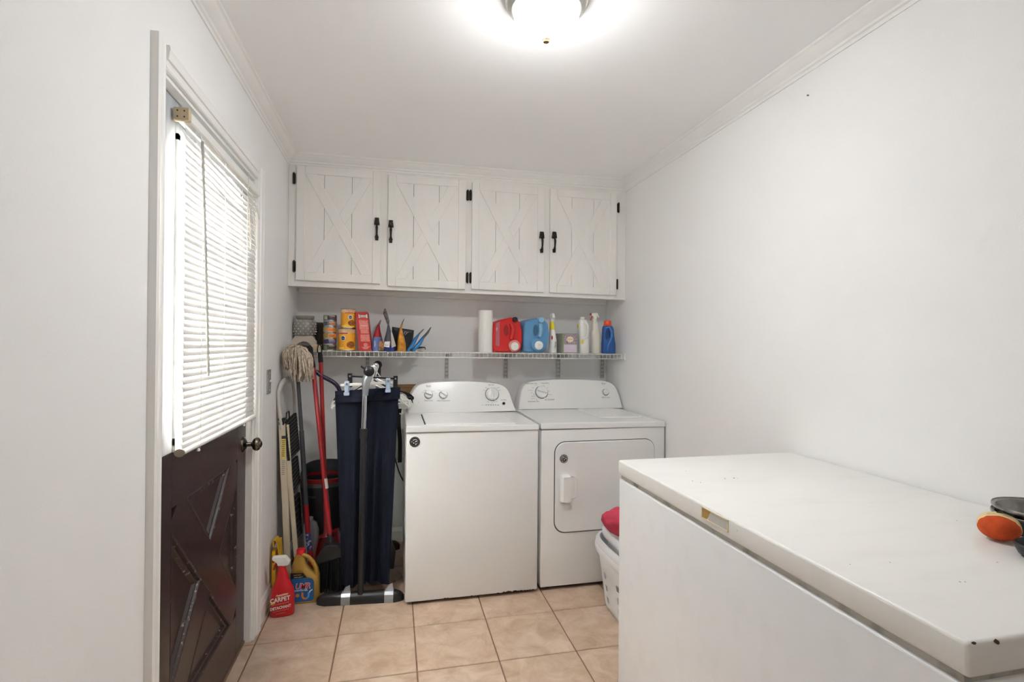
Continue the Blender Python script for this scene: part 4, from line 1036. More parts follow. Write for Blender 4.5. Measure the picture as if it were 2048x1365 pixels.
obj('lamp_socket', B().ell((wxc.x-0.01, 3.345, zA+hB*0.18), 0.036, 0.012, 0.012, 16, 8), M_blackm, ww)
vx = at(639, 665, Y=3.42)
tag(obj('dark_vase', B().lathe([(0.030, 0), (0.037, 0.01), (0.041, 0.06), (0.040, 0.13), (0.034, 0.160), (0.024, 0.172), (0.018, 0.170), (0.001, 0.168)], (vx.x, 3.42, zs(vx.x)+0.0003), 28), mat('dark_brown', (60, 55, 47), 0.6)),
    'dark brown rounded jar between wax warmer and small cans', 'jar')
tx = at(633, 695, Y=3.26)
o = tag(obj('small_carton', B().box(tx.x-0.030, tx.x+0.026, 3.235, 3.29, zs(tx.x)+0.0004, zs(tx.x)+0.034, 0.002), mat('kraft', (190, 170, 136), 0.7, var=0.1, vs=30)), 'small tan carton in front of the dark brown jar', 'box')

# paper towels
px_ = (P(956.5, 690, 3.24), P(985, 690, 3.24)); r = (px_[1].x-px_[0].x)/2; cx = (px_[1].x+px_[0].x)/2; z0 = zs(cx)+0.0003; h = P(970, 621.5, 3.24).z-z0
t = thing('paper_towel_roll', 'upright white roll of paper towels left of the red jug', 'roll', (cx, 3.24, z0))
obj('roll', B().lathe([(r*0.3, 0.0), (r*0.98, 0), (r, 0.003), (r, h-0.003), (r*0.98, h), (r*0.3, h)], (cx, 3.24, z0), 36), mat('paper_white', (236, 234, 230), 0.9, bump=0.5, bs=160), t)
obj('core', B().lathe([(r*0.27, 0), (r*0.31, 0), (r*0.31, h+0.0008), (r*0.27, h+0.0008), (r*0.27, 0)], (cx, 3.24, z0), 20, cap=False), mat('cardboard', (170, 140, 104), 0.9), t)
obj('loose_sheet', B().tube([(cx+r*0.7, 3.24-r*0.72, z0+h/2-h*0.48), (cx+r*0.7, 3.24-r*0.72, z0+h*0.97)], 0.0006, 4), mat('paper_white', (236, 234, 230), 0.9), t)

# large laundry jugs lying on their sides, taps towards the room
def big_jug(label, outline, Yf, mj, cap_px, cap_r, cap_m, tap_px, tap_r, tap_ms, handle_px, mh, lab):
    pts = [at(px, py, Y=Yf) for px, py in outline]
    cx = sum(p.x for p in pts)/len(pts); cz = sum(p.z for p in pts)/len(pts); zb_ = zs(cx)+0.0004
    for p in pts:
        if p.z < zb_+0.004: p.z = zb_
    P_ = smooth_poly(pts+[pts[0]], 2)[:-1]
    t = thing('detergent_jug', label, 'jug', (cx, Yf+0.08, zb_))
    cen = V((cx, 0, cz))
    def R(y, f): return [V((cen.x+(p.x-cen.x)*f, y, max(zb_, cen.z+(p.z-cen.z)*f))) for p in P_]
    obj('body', B().loft([R(Yf+0.012, 0.80), R(Yf+0.010, 0.90), R(Yf+0.016, 0.965), R(Yf+0.032, 1.0), R(Yf+0.19, 1.0), R(Yf+0.205, 0.93)]), mj, t)
    c = at(*cap_px, Y=Yf); obj('vent_cap', B().lathe([(cap_r*0.98, 0.03), (cap_r, -0.002), (cap_r*0.9, -0.006), (0.001, -0.0065)], V((c.x, Yf, c.z)), 28, (0, 1, 0)), cap_m, t)
    c = at(*tap_px, Y=Yf-0.01)
    tp = obj('tap_collar', B().lathe([(tap_r*1.10, 0.03), (tap_r*1.08, 0.012), (tap_r, -0.004), (tap_r*0.9, -0.006)], V((c.x, Yf-0.005, c.z)), 32, (0, 1, 0)), tap_ms[0], t)
    dd = tap_ms[2]
    obj('tap_face', B().lathe([(tap_r*0.72, 0.01), (tap_r*0.72, -0.010), (tap_r*0.66, -0.012), (0.001, -0.012)], V((c.x+dd[0], Yf-0.008, c.z+dd[1])), 28, (0, 1, 0)), tap_ms[1], tp, label='white push tap')
    obj('tap_lever', B().box(c.x+dd[0]-0.004, c.x+dd[0]+0.012, Yf-0.028, Yf-0.018, c.z+dd[1]-0.003+0.006, c.z+dd[1]+0.006+0.004, 0.001), M_white, tp)
    hp = [at(px, py, Y=Yf-0.004) for px, py in handle_px]
    obj('handle', B().tube([V((hp[0].x, Yf+0.014, hp[0].z))]+hp+[V((hp[-1].x, Yf+0.014, hp[-1].z))], [0.011]+[0.0125]*len(hp)+[0.013], 12), mh, t)
    g_ = at(handle_px[0][0]-9, 661, Y=Yf)
    obj('grip_recess_shade', d_disc(plane_map(V((g_.x, Yf+0.0095, g_.z)), (1, 0, 0), (0, 0, 1), 0.0006), 0, 0, 0.016, 1, ry=0.036), mat('recess_shade_'+label[:9].replace(' ', '_'), tuple(int(c*0.72) for c in ((208, 38, 36) if 'red' in label else (96, 152, 196))), 0.35), t)  # flat disc in darkened jug colour paints the shade of the grip hollow
    if lab: lab(t, Yf)
    return t
M_jr = mat('jug_red', (208, 38, 36), 0.32); M_jb = mat('jug_blue', (96, 152, 196), 0.34); M_jbl = mat('jug_pale_blue', (136, 184, 214), 0.35)
def labred(t, Yf):
    c = at(996, 668, Y=Yf)
    mp = plane_map(V((c.x, Yf+0.0085, c.z)), (1, 0, 0), (0, 0, 1), 0.0006)
    obj('back_label', d_poly(mp, [(-0.013, -0.075), (0.012, -0.080), (0.012, 0.078), (-0.013, 0.066)], 1), mat('label_violet', (160, 110, 128), 0.5, rgb2=(206, 90, 80), vs=260, thr=(0.45, 0.6)), t)
    obj('lettering', d_text(plane_map(V((c.x-0.006, Yf+0.0075, c.z+0.03)), (0, 0, 1), (-1, 0, 0), 0.0006), 'Tide', 0, 0, 0.012, 2), M_white, t)
big_jug('large red detergent jug lying with its push tap towards the room', [(986, 700), (985, 680), (986, 655), (989, 645), (1010, 637), (1030, 634), (1040, 641), (1046, 658), (1047, 678), (1045, 696), (1041, 705), (1015, 705), (990, 705)], 3.20, M_jr,
        (1030.5, 639.5), 0.0165, M_black, (1029.5, 692), 0.036, (mat('tap_pink', (226, 140, 132), 0.3), M_white, (-0.002, -0.004)), [(1022, 648), (1026, 656), (1026, 666), (1023, 677)], M_jr, labred)
big_jug('large blue detergent jug lying with its push tap towards the room', [(1048, 700), (1047, 680), (1048, 655), (1050, 642), (1065, 637), (1082, 636), (1095, 641), (1099, 655), (1100, 675), (1096, 695), (1090, 705), (1065, 705), (1050, 705)], 3.20, M_jb,
        (1082.5, 640), 0.0195, M_jbl, (1075.5, 690), 0.039, (M_jb, M_white, (0.006, -0.004)), [(1081, 649), (1082, 660), (1080, 672)], M_jbl, None)

def loft_bottle(t, cx, cy, z0, prof, m, name='bottle', p=2.4, n=32, cap=True):
    return obj(name, B().loft([sring(cx+dx, cy, z0+z, rx, ry, n, p) for z, rx, ry, dx in prof], cap), m, t)
# white spray bottle with yellow neck
s0 = P(1104, 700, 3.26); z0 = zs(s0.x)+0.0003; hy = lambda py: P(1104, py, 3.26).z-z0
t = thing('spray_bottle', 'slim white spray bottle with a yellow neck beside the blue jug', 'bottle', (s0.x, 3.26, z0))
loft_bottle(t, s0.x+0.004, 3.26, z0, [(0, 0.022, 0.034, 0), (0.004, 0.025, 0.038, 0), (hy(680), 0.023, 0.038, 0), (hy(668), 0.018, 0.034, -0.002), (hy(660), 0.0155, 0.022, -0.003)], M_white)
loft_bottle(t, s0.x, 3.26, z0, [(hy(660), 0.0165, 0.022, 0), (hy(650), 0.014, 0.018, -0.001), (hy(644), 0.012, 0.014, -0.002)], mat('neck_yellow', (236, 214, 40), 0.4), 'yellow_neck')
loft_bottle(t, s0.x-0.002, 3.26, z0, [(hy(644), 0.013, 0.016, 0), (hy(638), 0.014, 0.02, 0), (hy(636), 0.0135, 0.045, 0), (hy(629), 0.009, 0.04, 0), (hy(627.5), 0.006, 0.03, 0)], M_white, 'trigger_head', p=3.5)
obj('lettering', d_text(plane_map(V((s0.x+0.010, 3.26-0.0385, z0+hy(690))), (0, 0, 1), (-1, 0, 0), 0.0006), 'Clorox', 0.0, 0, 0.014, 2, bold=0.0003), M_black, t)
obj('red_mark', d_disc(plane_map(V((s0.x-0.012, 3.26-0.036, z0+hy(676))), (1, 0, 0), (0, 0, 1), 0.0006), 0, 0, 0.006, 2, ry=0.014), M_pred, t)
b0 = at(1115.5, 690, Y=3.36)
tag(obj('black_carton', B().box(b0.x-0.022, b0.x+0.02, 3.33, 3.41, zs(b0.x)+0.0004, at(1115, 671, Y=3.33).z, 0.002), mat('black_carton', (44, 42, 42), 0.5, rgb2=(96, 92, 88), vs=50, thr=(0.55, 0.65))), 'black carton half hidden between spray bottle and lavender box', 'box')
# lavender box
q0, q1, q2 = P(1124.5, 704, 3.225), P(1154, 704, 3.225), P(1140, 667.5, 3.225)
z0 = zs(q0.x)+0.0003
t = thing('dryer_sheet_box', 'small lavender and green box of dryer sheets between white bottles', 'box', ((q0.x+q1.x)/2, 3.27, z0))
zt_ = q2.z
obj('carton', B().hexa([V((q0.x, 3.225, z0)), V((q1.x, 3.225, z0)), V((q1.x, 3.33, z0)), V((q0.x-0.016, 3.33, z0)), V((q0.x, 3.225, zt_)), V((q1.x, 3.225, zt_)), V((q1.x, 3.33, zt_)), V((q0.x-0.016, 3.33, zt_))]), mat('lavender_carton', (150, 152, 140), 0.5), t, bevel=0.001)
W, Hh = q1.x-q0.x, zt_-z0
mpx = plane_map(V((q0.x, 3.225, z0)), (1, 0, 0), (0, 0, 1), 0.0007)
obj('front_panel', d_rect(mpx, W*0.10, W*0.97, Hh*0.04, Hh*0.44, 1, 1), mat('lav_pale', (214, 200, 214), 0.5), t)
obj('front_panel', d_rect(mpx, W*0.10, W*0.97, Hh*0.48, Hh*0.95, 1, 1), mat('lav_mix', (178, 160, 164), 0.5, rgb2=(120, 110, 130), vs=90, thr=(0.5, 0.6)), t)
obj('green_stripe', d_rect(mpx, -W*0.02, W*0.09, Hh*0.02, Hh*0.97, 1, 1), mat('lav_green', (132, 150, 108), 0.5), t)
obj('cream_oval', d_disc(mpx, W*0.52, Hh*0.70, W*0.24, 2, ry=Hh*0.15), mat('cream', (232, 218, 190), 0.5), t)
obj('lettering', d_text(mpx, 'Lavender', W*0.52, Hh*0.71, W*0.11, 3), mat('print_tan', (160, 120, 80), 0.5), t)
for k in range(9):
    a = PI*(k+0.5)/9; obj('sunburst_ray', d_poly(mpx, [(W*0.53, Hh*0.2), (W*0.53+W*0.34*math.cos(a)+0.001, Hh*0.2+Hh*0.2*math.sin(a)), (W*0.53+W*0.34*math.cos(a)-0.001, Hh*0.2+Hh*0.2*math.sin(a)+0.001)], 2), M_white, t)
# white handled bottle
s0 = P(1166, 700, 3.26); z0 = zs(s0.x)+0.0003; hy = lambda py: P(1166, py, 3.26).z-z0
t = thing('bleach_bottle', 'white handled bottle with yellow label between lavender box and trigger sprayer', 'bottle', (s0.x, 3.26, z0))
loft_bottle(t, s0.x, 3.26, z0, [(0, 0.030, 0.036, 0.002), (0.006, 0.034, 0.040, 0.002), (hy(680), 0.034, 0.040, 0.0), (hy(660), 0.032, 0.038, -0.003), (hy(646), 0.031, 0.036, -0.005), (hy(641), 0.026, 0.03, -0.006), (hy(639), 0.014, 0.015, -0.006)], M_white, 'body', p=3.0)
obj('cap', B().lathe([(0.0165, 0), (0.0175, 0.004), (0.0175, 0.012), (0.015, 0.014), (0.001, 0.014)], (s0.x-0.006, 3.26, z0+hy(639)), 24), M_white, t)
obj('handle', B().tube([(s0.x-0.004, 3.222, z0+hy(646)), (s0.x+0.012, 3.212, z0+hy(650)), (s0.x+0.014, 3.212, z0+hy(662)), (s0.x+0.008, 3.212, z0+hy(674)), (s0.x-0.012, 3.220, z0+hy(678))], 0.008, 10), M_white, t)
obj('yellow_label', d_disc(plane_map(V((s0.x-0.022, 3.2185, z0+hy(684))), (1, 0, 0), (0, 0, 1), 0.0006), 0, 0, 0.009, 2, ry=0.014), mat('lemon', (224, 206, 60), 0.5), t)
obj('yellow_label', B().box(s0.x-0.040, s0.x-0.033, 3.25, 3.27, z0+hy(656), z0+hy(649), 0.002), mat('lemon', (224, 206, 60), 0.5), t)
# trigger sprayer with red trigger
s0 = P(1190, 700, 3.255); z0 = zs(s0.x)+0.0003; hy = lambda py: P(1190, py, 3.255).z-z0
M_pw = mat('warm_white_plastic', (226, 222, 210), 0.35)
t = thing('spray_bottle', 'white trigger spray bottle with a red trigger next to the blue bottle', 'bottle', (s0.x, 3.255, z0))
loft_bottle(t, s0.x, 3.255, z0, [(0, 0.024, 0.030, 0.003), (0.004, 0.026, 0.032, 0.003), (hy(682), 0.026, 0.032, 0.003), (hy(672), 0.030, 0.034, 0.000), (hy(666), 0.031, 0.034, -0.003), (hy(660), 0.0225, 0.030, -0.002), (hy(648), 0.019, 0.026, -0.004), (hy(645), 0.015, 0.018, -0.004)], M_pw, 'body', p=2.6)
X0 = s0.x-0.004
obj('collar', B().lathe([(0.0155, 0), (0.0155, 0.016), (0.012, 0.022)], (X0, 3.255, z0+hy(645)), 20), M_pw, t)
zz = z0+hy(640)
obj('trigger_head', B().prism([(X0-0.010, 3.243, zz), (X0-0.012, 3.243, zz+0.018), (X0-0.026, 3.243, zz+0.030), (X0-0.024, 3.243, zz+0.043), (X0+0.012, 3.243, zz+0.046), (X0+0.024, 3.243, zz+0.036), (X0+0.030, 3.243, zz+0.014), (X0+0.024, 3.243, zz+0.012), (X0+0.014, 3.243, zz+0.020), (X0+0.010, 3.243, zz)], (0, 0.024, 0)), M_pw, t, bevel=0.003)
obj('nozzle', B().cyl((X0-0.033, 3.255, zz+0.037), (X0-0.023, 3.255, zz+0.037), 0.008, n=16), M_pred, t, label='red nozzle')
obj('trigger', B().tube([(X0-0.017, 3.255, zz+0.026), (X0-0.022, 3.255, zz+0.012), (X0-0.030, 3.255, zz-0.004)], [0.004, 0.005, 0.004], 8), M_pred, t, label='dark red trigger')
# blue bottle with orange cap
s0 = P(1216, 700, 3.25); z0 = zs(s0.x)+0.0003; hy = lambda py: P(1216, py, 3.25).z-z0
t = thing('detergent_bottle', 'blue handled bottle with an orange cap at the right end of the shelf', 'bottle', (s0.x, 3.25, z0))
M_bb = mat('bottle_blue', (44, 92, 160), 0.28)
loft_bottle(t, s0.x, 3.25, z0, [(0, 0.044, 0.030, 0.003), (0.005, 0.048, 0.033, 0.003), (hy(688), 0.047, 0.033, 0.002), (hy(674), 0.042, 0.030, -0.001), (hy(660), 0.039, 0.028, -0.002), (hy(654), 0.034, 0.026, -0.004), (hy(652), 0.027, 0.024, -0.004)], M_bb, 'body', p=2.8)
obj('cap', B().lathe([(0.027, 0), (0.028, 0.002), (0.028, 0.008), (0.0245, 0.011), (0.024, 0.033), (0.022, 0.036), (0.001, 0.036)], (s0.x-0.004, 3.25, z0+hy(652.5)), 30), mat('cap_orange', (236, 84, 40), 0.35), t, label='orange screw cap')
obj('handle', B().tube([(s0.x-0.030, 3.225, z0+hy(657)), (s0.x-0.008, 3.212, z0+hy(655)), (s0.x+0.008, 3.210, z0+hy(664)), (s0.x+0.010, 3.211, z0+hy(674)), (s0.x-0.004, 3.214, z0+hy(684)), (s0.x-0.014, 3.217, z0+hy(692)), (s0.x-0.016, 3.219, z0+hy(702))], [0.005, 0.007, 0.007, 0.007, 0.006, 0.005, 0.003], 10), mat('bottle_blue_light', (76, 132, 204), 0.28), t)
obj('grip_recess_shade', d_disc(plane_map(V((s0.x-0.016, 3.2205, z0+hy(671))), (1, 0, 0), (0, 0, 1), 0.0006), 0, 0, 0.018, 1, ry=0.036), mat('bottle_blue_shade', (30, 62, 120), 0.3), t)  # hollow not modelled, its shade is painted as a deeper blue disc
# ------------------------------------------------------------------ wall switch
sp = at(536.5, 764, X=XL)
sw = thing('light_switch', 'metallic wall plate with a white toggle right of the door casing', 'switch', (XL, sp.y, sp.z))
dy = 0.060
obj('cover_plate', B().box(XL+0.0004, XL+0.005, sp.y-dy*0.62, sp.y+dy*0.62, sp.z-0.060, sp.z+0.060, 0.002), mat('plate_silver', (178, 176, 170), 0.35, metal=0.4, var=0.15, vs=40), sw)
obj('toggle', B().box(XL+0.005, XL+0.018, sp.y+0.004, sp.y+0.013, sp.z-0.004, sp.z+0.008, 0.002), M_white, sw)
for dz in (-0.042, 0.042): obj('screw', B().cyl((XL+0.005, sp.y+0.008, sp.z+dz), (XL+0.0065, sp.y+0.008, sp.z+dz), 0.003, n=10), M_white, sw)
# nail in the right wall
np_ = at(1617, 191, X=XR)
tag(obj('nail', B().cyl((XR-0.006, np_.y, np_.z), (XR+0.002, np_.y, np_.z), 0.0028, n=8), mat('nail_grey', (130, 128, 122), 0.5)), 'small nail in the upper right wall', 'nail')

# ------------------------------------------------------------------ folding step stool against the left wall
lad = thing('step_ladder', 'cream folding step ladder leaning flat against the left wall by the door', 'ladder', (-0.55, 3.05, 0))
M_cream = mat('ladder_cream', (214, 202, 178), 0.4, var=0.06, vs=12); M_creamw = mat('ladder_grip', (206, 202, 194), 0.5)
def flatbar(pts, w2, th):   # bar of width 2*w2 seen from the front (along x), th along y
    r = []
    for p in pts: p = V(p); r.append([p+V((-w2, -th, 0)), p+V((w2, -th, 0)), p+V((w2, th, 0)), p+V((-w2, th, 0))])
    return B().loft(r, smooth=False)
YL = 2.93
def q(px, py, Y=YL): return at(px, py, Y=Y)
low = [q(575, 1125), q(571, 1010), q(567, 930), q(564, 848)]
foot = V((low[0].x+0.004, YL, 0.001))
obj('front_leg', flatbar([foot]+low, 0.0155, 0.010), M_cream, lad, bevel=0.002)
up = [q(564.5, 858, YL), q(560.5, 830), q(558, 805), q(557, 785)]
arc = [V((q(560, 772).x, YL+0.02, q(560, 772).z)), V((q(566, 764, YL+0.05).x, YL+0.06, q(566, 764, YL+0.05).z)), V((q(576, 760, YL+0.14).x, YL+0.14, q(576, 759, YL+0.14).z)), V((at(585, 764, Y=YL+0.22).x, YL+0.22, at(585, 764, Y=YL+0.22).z)), V((at(588, 785, Y=YL+0.26).x, YL+0.26, at(588, 785, Y=YL+0.26).z)), V((at(590, 850, Y=YL+0.27).x, YL+0.27, at(590, 850, Y=YL+0.27).z)), V((at(600, 1000, Y=YL+0.30).x, YL+0.30, at(600, 1000, Y=YL+0.30).z))]
obj('hand_hoop', B().tube(up+arc, [0.0180]*4+[0.0185, 0.0185, 0.017, 0.014, 0.012, 0.012, 0.012], 10, flat=0.6), M_creamw, lad, label='pale bent hand hoop')
hp = q(564, 843)
obj('hinge_cap', B().box(hp.x-0.019, hp.x+0.019, YL-0.014, YL+0.012, hp.z+0.004, hp.z+0.018, 0.004).box(hp.x-0.013, hp.x+0.013, YL-0.014, YL+0.012, hp.z-0.020, hp.z+0.012, 0.004), M_black, lad)
obj('rivet', B().ell((hp.x, YL-0.015, hp.z-0.008), 0.006, 0.003, 0.006, 12, 8), M_steel, lad)
r0 = [at(573, 850, Y=YL+0.02), at(580, 960, Y=YL+0.02), at(591, 1095, Y=YL+0.02)]
e = r0[2]+(r0[2]-r0[1])*0.75; e.z = 0.001
obj('rear_leg', flatbar([e]+r0[::-1], 0.0115, 0.008), M_cream, lad, bevel=0.002)
# warning label on the front leg
def legmap(py): c = q(568.5, py); return plane_map(V((c.x-0.002, YL-0.0105, c.z)), (1, 0, 0), (0.02, 0, 1), 0.0005)
c0 = q(566, 870).z; c1 = q(566, 918).z
mp = legmap(895)
obj('warning_label', d_rect(mp, -0.0105, 0.0105, -0.062, 0.062, 1, 1), mat('label_yellow2', (222, 200, 110), 0.5), lad)
obj('label_header', d_rect(mp, -0.0105, 0.0105, 0.046, 0.062, 2, 1), M_printd, lad)
for k in range(9): obj('printed_line', d_rect(mp, -0.009+0.001*(k % 3), 0.008-0.001*(k % 2), 0.034-k*0.010, 0.038-k*0.010, 2, 1), mat('print_olive', (110, 96, 50), 0.6), lad)
mp2 = legmap(935)
for k in range(8): obj('printed_line', d_rect(mp2, -0.009, 0.008-0.001*(k % 3), 0.034-k*0.010, 0.037-k*0.010, 1, 1), M_print, lad)
# treads, ribbed black plates folded nearly upright between the legs
def tread(pts, n):
    a, b_, c_, d_ = [V(p) for p in pts]   # top-left, top-right, bottom-right, bottom-left
    nrm = (b_-a).cross(d_-a).normalized()
    if nrm.y > 0: nrm = -nrm
    t = obj('tread', B().hexa([a, b_, c_, d_, a-nrm*0.014, b_-nrm*0.014, c_-nrm*0.014, d_-nrm*0.014]), M_blackm, lad, label='black ribbed tread')
    for k in range(n):
        f = (k+0.5)/n; p, r_ = a.lerp(d_, f), b_.lerp(c_, f)
        obj('rib', B().cyl(p+nrm*0.001, r_+nrm*0.001, 0.0018, n=5), mat('tread_grey', (92, 90, 88), 0.5), t)
tread((at(572, 846, Y=YL+0.01), at(593, 826, Y=YL+0.20), at(600, 900, Y=YL+0.20), at(580, 922, Y=YL+0.01)), 11)
tread((at(581, 925, Y=YL+0.04), at(596, 912, Y=YL+0.20), at(601, 965, Y=YL+0.20), at(588, 988, Y=YL+0.04)), 8)
tread((at(586, 1000, Y=YL+0.07), at(600, 985, Y=YL+0.20), at(604, 1065, Y=YL+0.20), at(594, 1080, Y=YL+0.07)), 7)
hd = [at(572, 842, Y=YL+0.02), at(573, 826, Y=YL+0.03), at(578, 823, Y=YL+0.06), at(579, 838, Y=YL+0.07)]
obj('carry_handle', B().tube(hd, 0.0035, 8), M_black, lad)

# ------------------------------------------------------------------ string mop upside down
mop = thing('string_mop', 'beige string mop standing head up in the left corner', 'mop', (-0.50, 3.05, 0))
YM = 3.02
hpts = [at(597, 760, Y=YM+0.05), at(603, 862, Y=YM+0.04), at(612, 1010, Y=YM+0.02), at(620, 1130, Y=YM)]
ft = hpts[3]+(hpts[3]-hpts[2])*0.5; ft.z = 0.003
obj('upper_handle', B().cyl(hpts[1], at(592, 700, Y=YM+0.06), 0.0105, 0.0095, n=14), mat('handle_grey', (78, 80, 84), 0.35), mop)
obj('lower_handle', B().cyl(hpts[2], hpts[1], 0.0130, n=14), mat('handle_dark_grey', (66, 68, 74), 0.35), mop)
obj('red_sleeve', B().cyl(at(616, 1068, Y=YM+0.01), hpts[2], 0.0138, 0.0140, n=14), mat('sleeve_red', (150, 26, 34), 0.35), mop)
obj('printed_label', B().cyl(at(619.5, 1102, Y=YM+0.005), at(616, 1066, Y=YM+0.01), 0.0142, n=14), mat('label_indigo', (60, 62, 110), 0.4, rgb2=(180, 180, 200), vs=90, thr=(0.56, 0.62)), mop)
obj('handle_end', B().cyl(ft, at(619.5, 1100, Y=YM+0.005), 0.0132, 0.0138, n=14), mat('sleeve_red', (150, 26, 34), 0.35), mop)
TT = at(592, 700, Y=YM+0.02)
b = B()
for k in range(150):
    side = random.random()
    if side < 0.22: ex, ey = random.uniform(567, 580), random.uniform(712, 742)
    elif side < 0.5: ex, ey = random.uniform(582, 602), random.uniform(735, 764)
    else: ex, ey = random.uniform(598, 626), random.uniform(742, 766)
    dy_ = random.uniform(-0.07, 0.05)
    E_ = at(ex, ey, Y=YM+dy_); E_.x = max(E_.x, XL+0.008)
    S_ = TT + V((random.uniform(-0.03, 0.025), random.uniform(-0.02, 0.03), random.uniform(-0.005, 0.015)))
    M1 = at(582+(ex-585)*1.15+random.uniform(-6, 6), 676+random.uniform(-4, 14)+abs(ex-585)*0.30, Y=YM+dy_*0.9); M1.x = max(M1.x, XL+0.010)
    pts = []
    for i in range(8):
        t_ = i/7; p_ = S_*(1-t_)**2 + M1*2*t_*(1-t_) + E_*t_*t_
        p_ = p_+V((0.004*math.sin(9*t_+k), 0.003*math.cos(7*t_+k*2), 0.002*math.sin(11*t_+k)))
        p_.x = max(p_.x, XL+0.007); pts.append(p_)
    b.tube(pts, [0.0044]*7+[0.0032], 5)
obj('strings', b, mat('mop_cotton', (196, 182, 164), 0.95, rgb2=(160, 144, 128), vs=60, thr=(0.45, 0.65), bump=0.6, bs=400), mop, kind='stuff')
obj('clamp', B().box(TT.x-0.035, TT.x+0.035, TT.y-0.012, TT.y+0.025, TT.z-0.035, TT.z-0.008, 0.004), M_steel, mop)

# ------------------------------------------------------------------ broom and dustpan
M_rh = mat('handle_red', (158, 34, 36), 0.28)
def pole(p0, p1, r, n=14): return B().cyl(p0, p1, r, n=n)
br = thing('angle_broom', 'black angled broom with a red handle and black grip standing on its bristles', 'broom', (-0.33, 2.92, 0))
A0, A1 = at(626, 733, Y=3.10), at(661, 1080, Y=2.90)
obj('handle', pole(A1, A0, 0.0125), M_rh, br, label='red metal handle')
g0 = at(618, 692, Y=3.115)
g1_ = at(621, 697, Y=3.113)
obj('grip', B().tube([A0+(A1-A0)*0.01, A0, (A0+g0)/2, g1_, g0], [0.0132, 0.0142, 0.0138, 0.0128, 0.008], 14), M_blackm, br)
obj('paper_tag', B().cyl(at(652, 978, Y=2.957), at(649.5, 958, Y=2.968), 0.0131, n=14), M_white, br)
hd0 = at(661, 1080, Y=2.90)
YBm = 2.88
out = [at(*p, Y=YBm) for p in ((650, 1090), (662, 1086), (676, 1088), (688, 1098), (690, 1110), (632, 1128), (628, 1124), (640, 1106))]
out[4:4] = []
bl_ = obj('head', B().loft([[V((p.x, YBm-0.030, p.z)) for p in out], [V((p.x, YBm+0.030, p.z)) for p in out]], smooth=False), M_black, br, bevel=0.006)
obj('socket', B().cyl(at(661.5, 1092, Y=2.895), at(659.5, 1066, Y=2.91), 0.017, 0.0145, n=14), M_black, br)
b = B()
for k in range(260):
    f = random.random(); yy = random.uniform(-0.030, 0.030)
    top_ = at(632+f*58, 1126-f*16, Y=YBm); top_.y = YBm+yy
    zend = 0.004+0.03*f*0+random.uniform(0, 0.004)
    fx = (f-0.5)
    bt = V((top_.x+fx*0.03-0.006, YBm+yy*1.3, zend+0.002))
    b.tube([top_+V((0, 0, 0.006)), bt], [0.0022, 0.0016], 4, cap=False)
obj('bristles', b, mat('bristle_black', (30, 30, 32), 0.6), br, kind='stuff')

dp = thing('dustpan', 'red upright dustpan with a long red handle and black loop grip', 'dustpan', (-0.36, 3.0, 0))
D0, D1 = at(641.5, 722, Y=3.13), at(653, 1060, Y=3.02)
obj('handle', pole(D1, D0, 0.0118), M_rh, dp, label='red metal handle')
gtop = at(638, 690, Y=3.14)
dn_ = (D0-D1).normalized()
obj('grip', B().cyl(D0-dn_*0.01, at(640, 705, Y=3.135), 0.0135, 0.0125, n=14), M_blackm, dp)
lp = [at(635.5, 706, Y=3.135), at(634.8, 698, Y=3.137), at(636.5, 691, Y=3.14), at(639, 689.5, Y=3.14), at(642, 692, Y=3.14), at(643.5, 699, Y=3.137), at(643.5, 706, Y=3.135)]
obj('hanging_loop', B().tube(lp, 0.0035, 8), M_blackm, dp)
M_dpr = mat('dustpan_red', (136, 20, 28), 0.3)
# scoop: trough leaning back, mouth down towards the floor
c0 = at(653, 1052, Y=3.02); 
pl = [at(640, 1085, Y=2.98), at(672, 1070, Y=2.98), at(688, 1120, Y=2.95), at(622, 1122, Y=2.95)]
bl0, br0 = V((pl[3].x-0.01, 2.95, 0.03)), V((pl[2].x, 2.95, 0.03))
tl0, tr0 = at(636, 1078, Y=3.02), at(676, 1062, Y=3.02)
back = V((0, 0.05, 0))
b = B()
b.hexa([bl0+back, br0+back, br0+back+V((0, 0.005, 0)), bl0+back+V((0, 0.005, 0)), tl0+back, tr0+back, tr0+back+V((0, 0.005, 0)), tl0+back+V((0, 0.005, 0))])
b.hexa([bl0, bl0+V((0.005, 0, 0)), bl0+back+V((0.005, 0, 0)), bl0+back, tl0+V((0, 0.0, 0)), tl0+V((0.005, 0, 0)), tl0+back+V((0.005, 0, 0)), tl0+back])
b.hexa([br0-V((0.005, 0, 0)), br0, br0+back, br0+back-V((0.005, 0, 0)), tr0-V((0.005, 0, 0)), tr0, tr0+back, tr0+back-V((0.005, 0, 0))])
b.hexa([tl0-V((0, 0, 0.004)), tr0-V((0, 0, 0.004)), tr0+back-V((0, 0, 0.004)), tl0+back-V((0, 0, 0.004)), tl0, tr0, tr0+back, tl0+back])
b.hexa([V((bl0.x, 2.95, 0.001)), V((br0.x, 2.95, 0.001)), V((br0.x, 3.005, 0.001)), V((bl0.x, 3.005, 0.001)), bl0, br0, br0+back+V((0, 0.005, 0)), bl0+back+V((0, 0.005, 0))])
obj('scoop', b, M_dpr, dp, bevel=0.002)
ks = D1
obj('socket', B().tube([at(653.5, 1075, Y=3.01)+V((0, -0.006, 0)), D1, D1+(D0-D1)*0.12], [0.026, 0.018, 0.0125], 12, flat=0.8), M_dpr, dp)

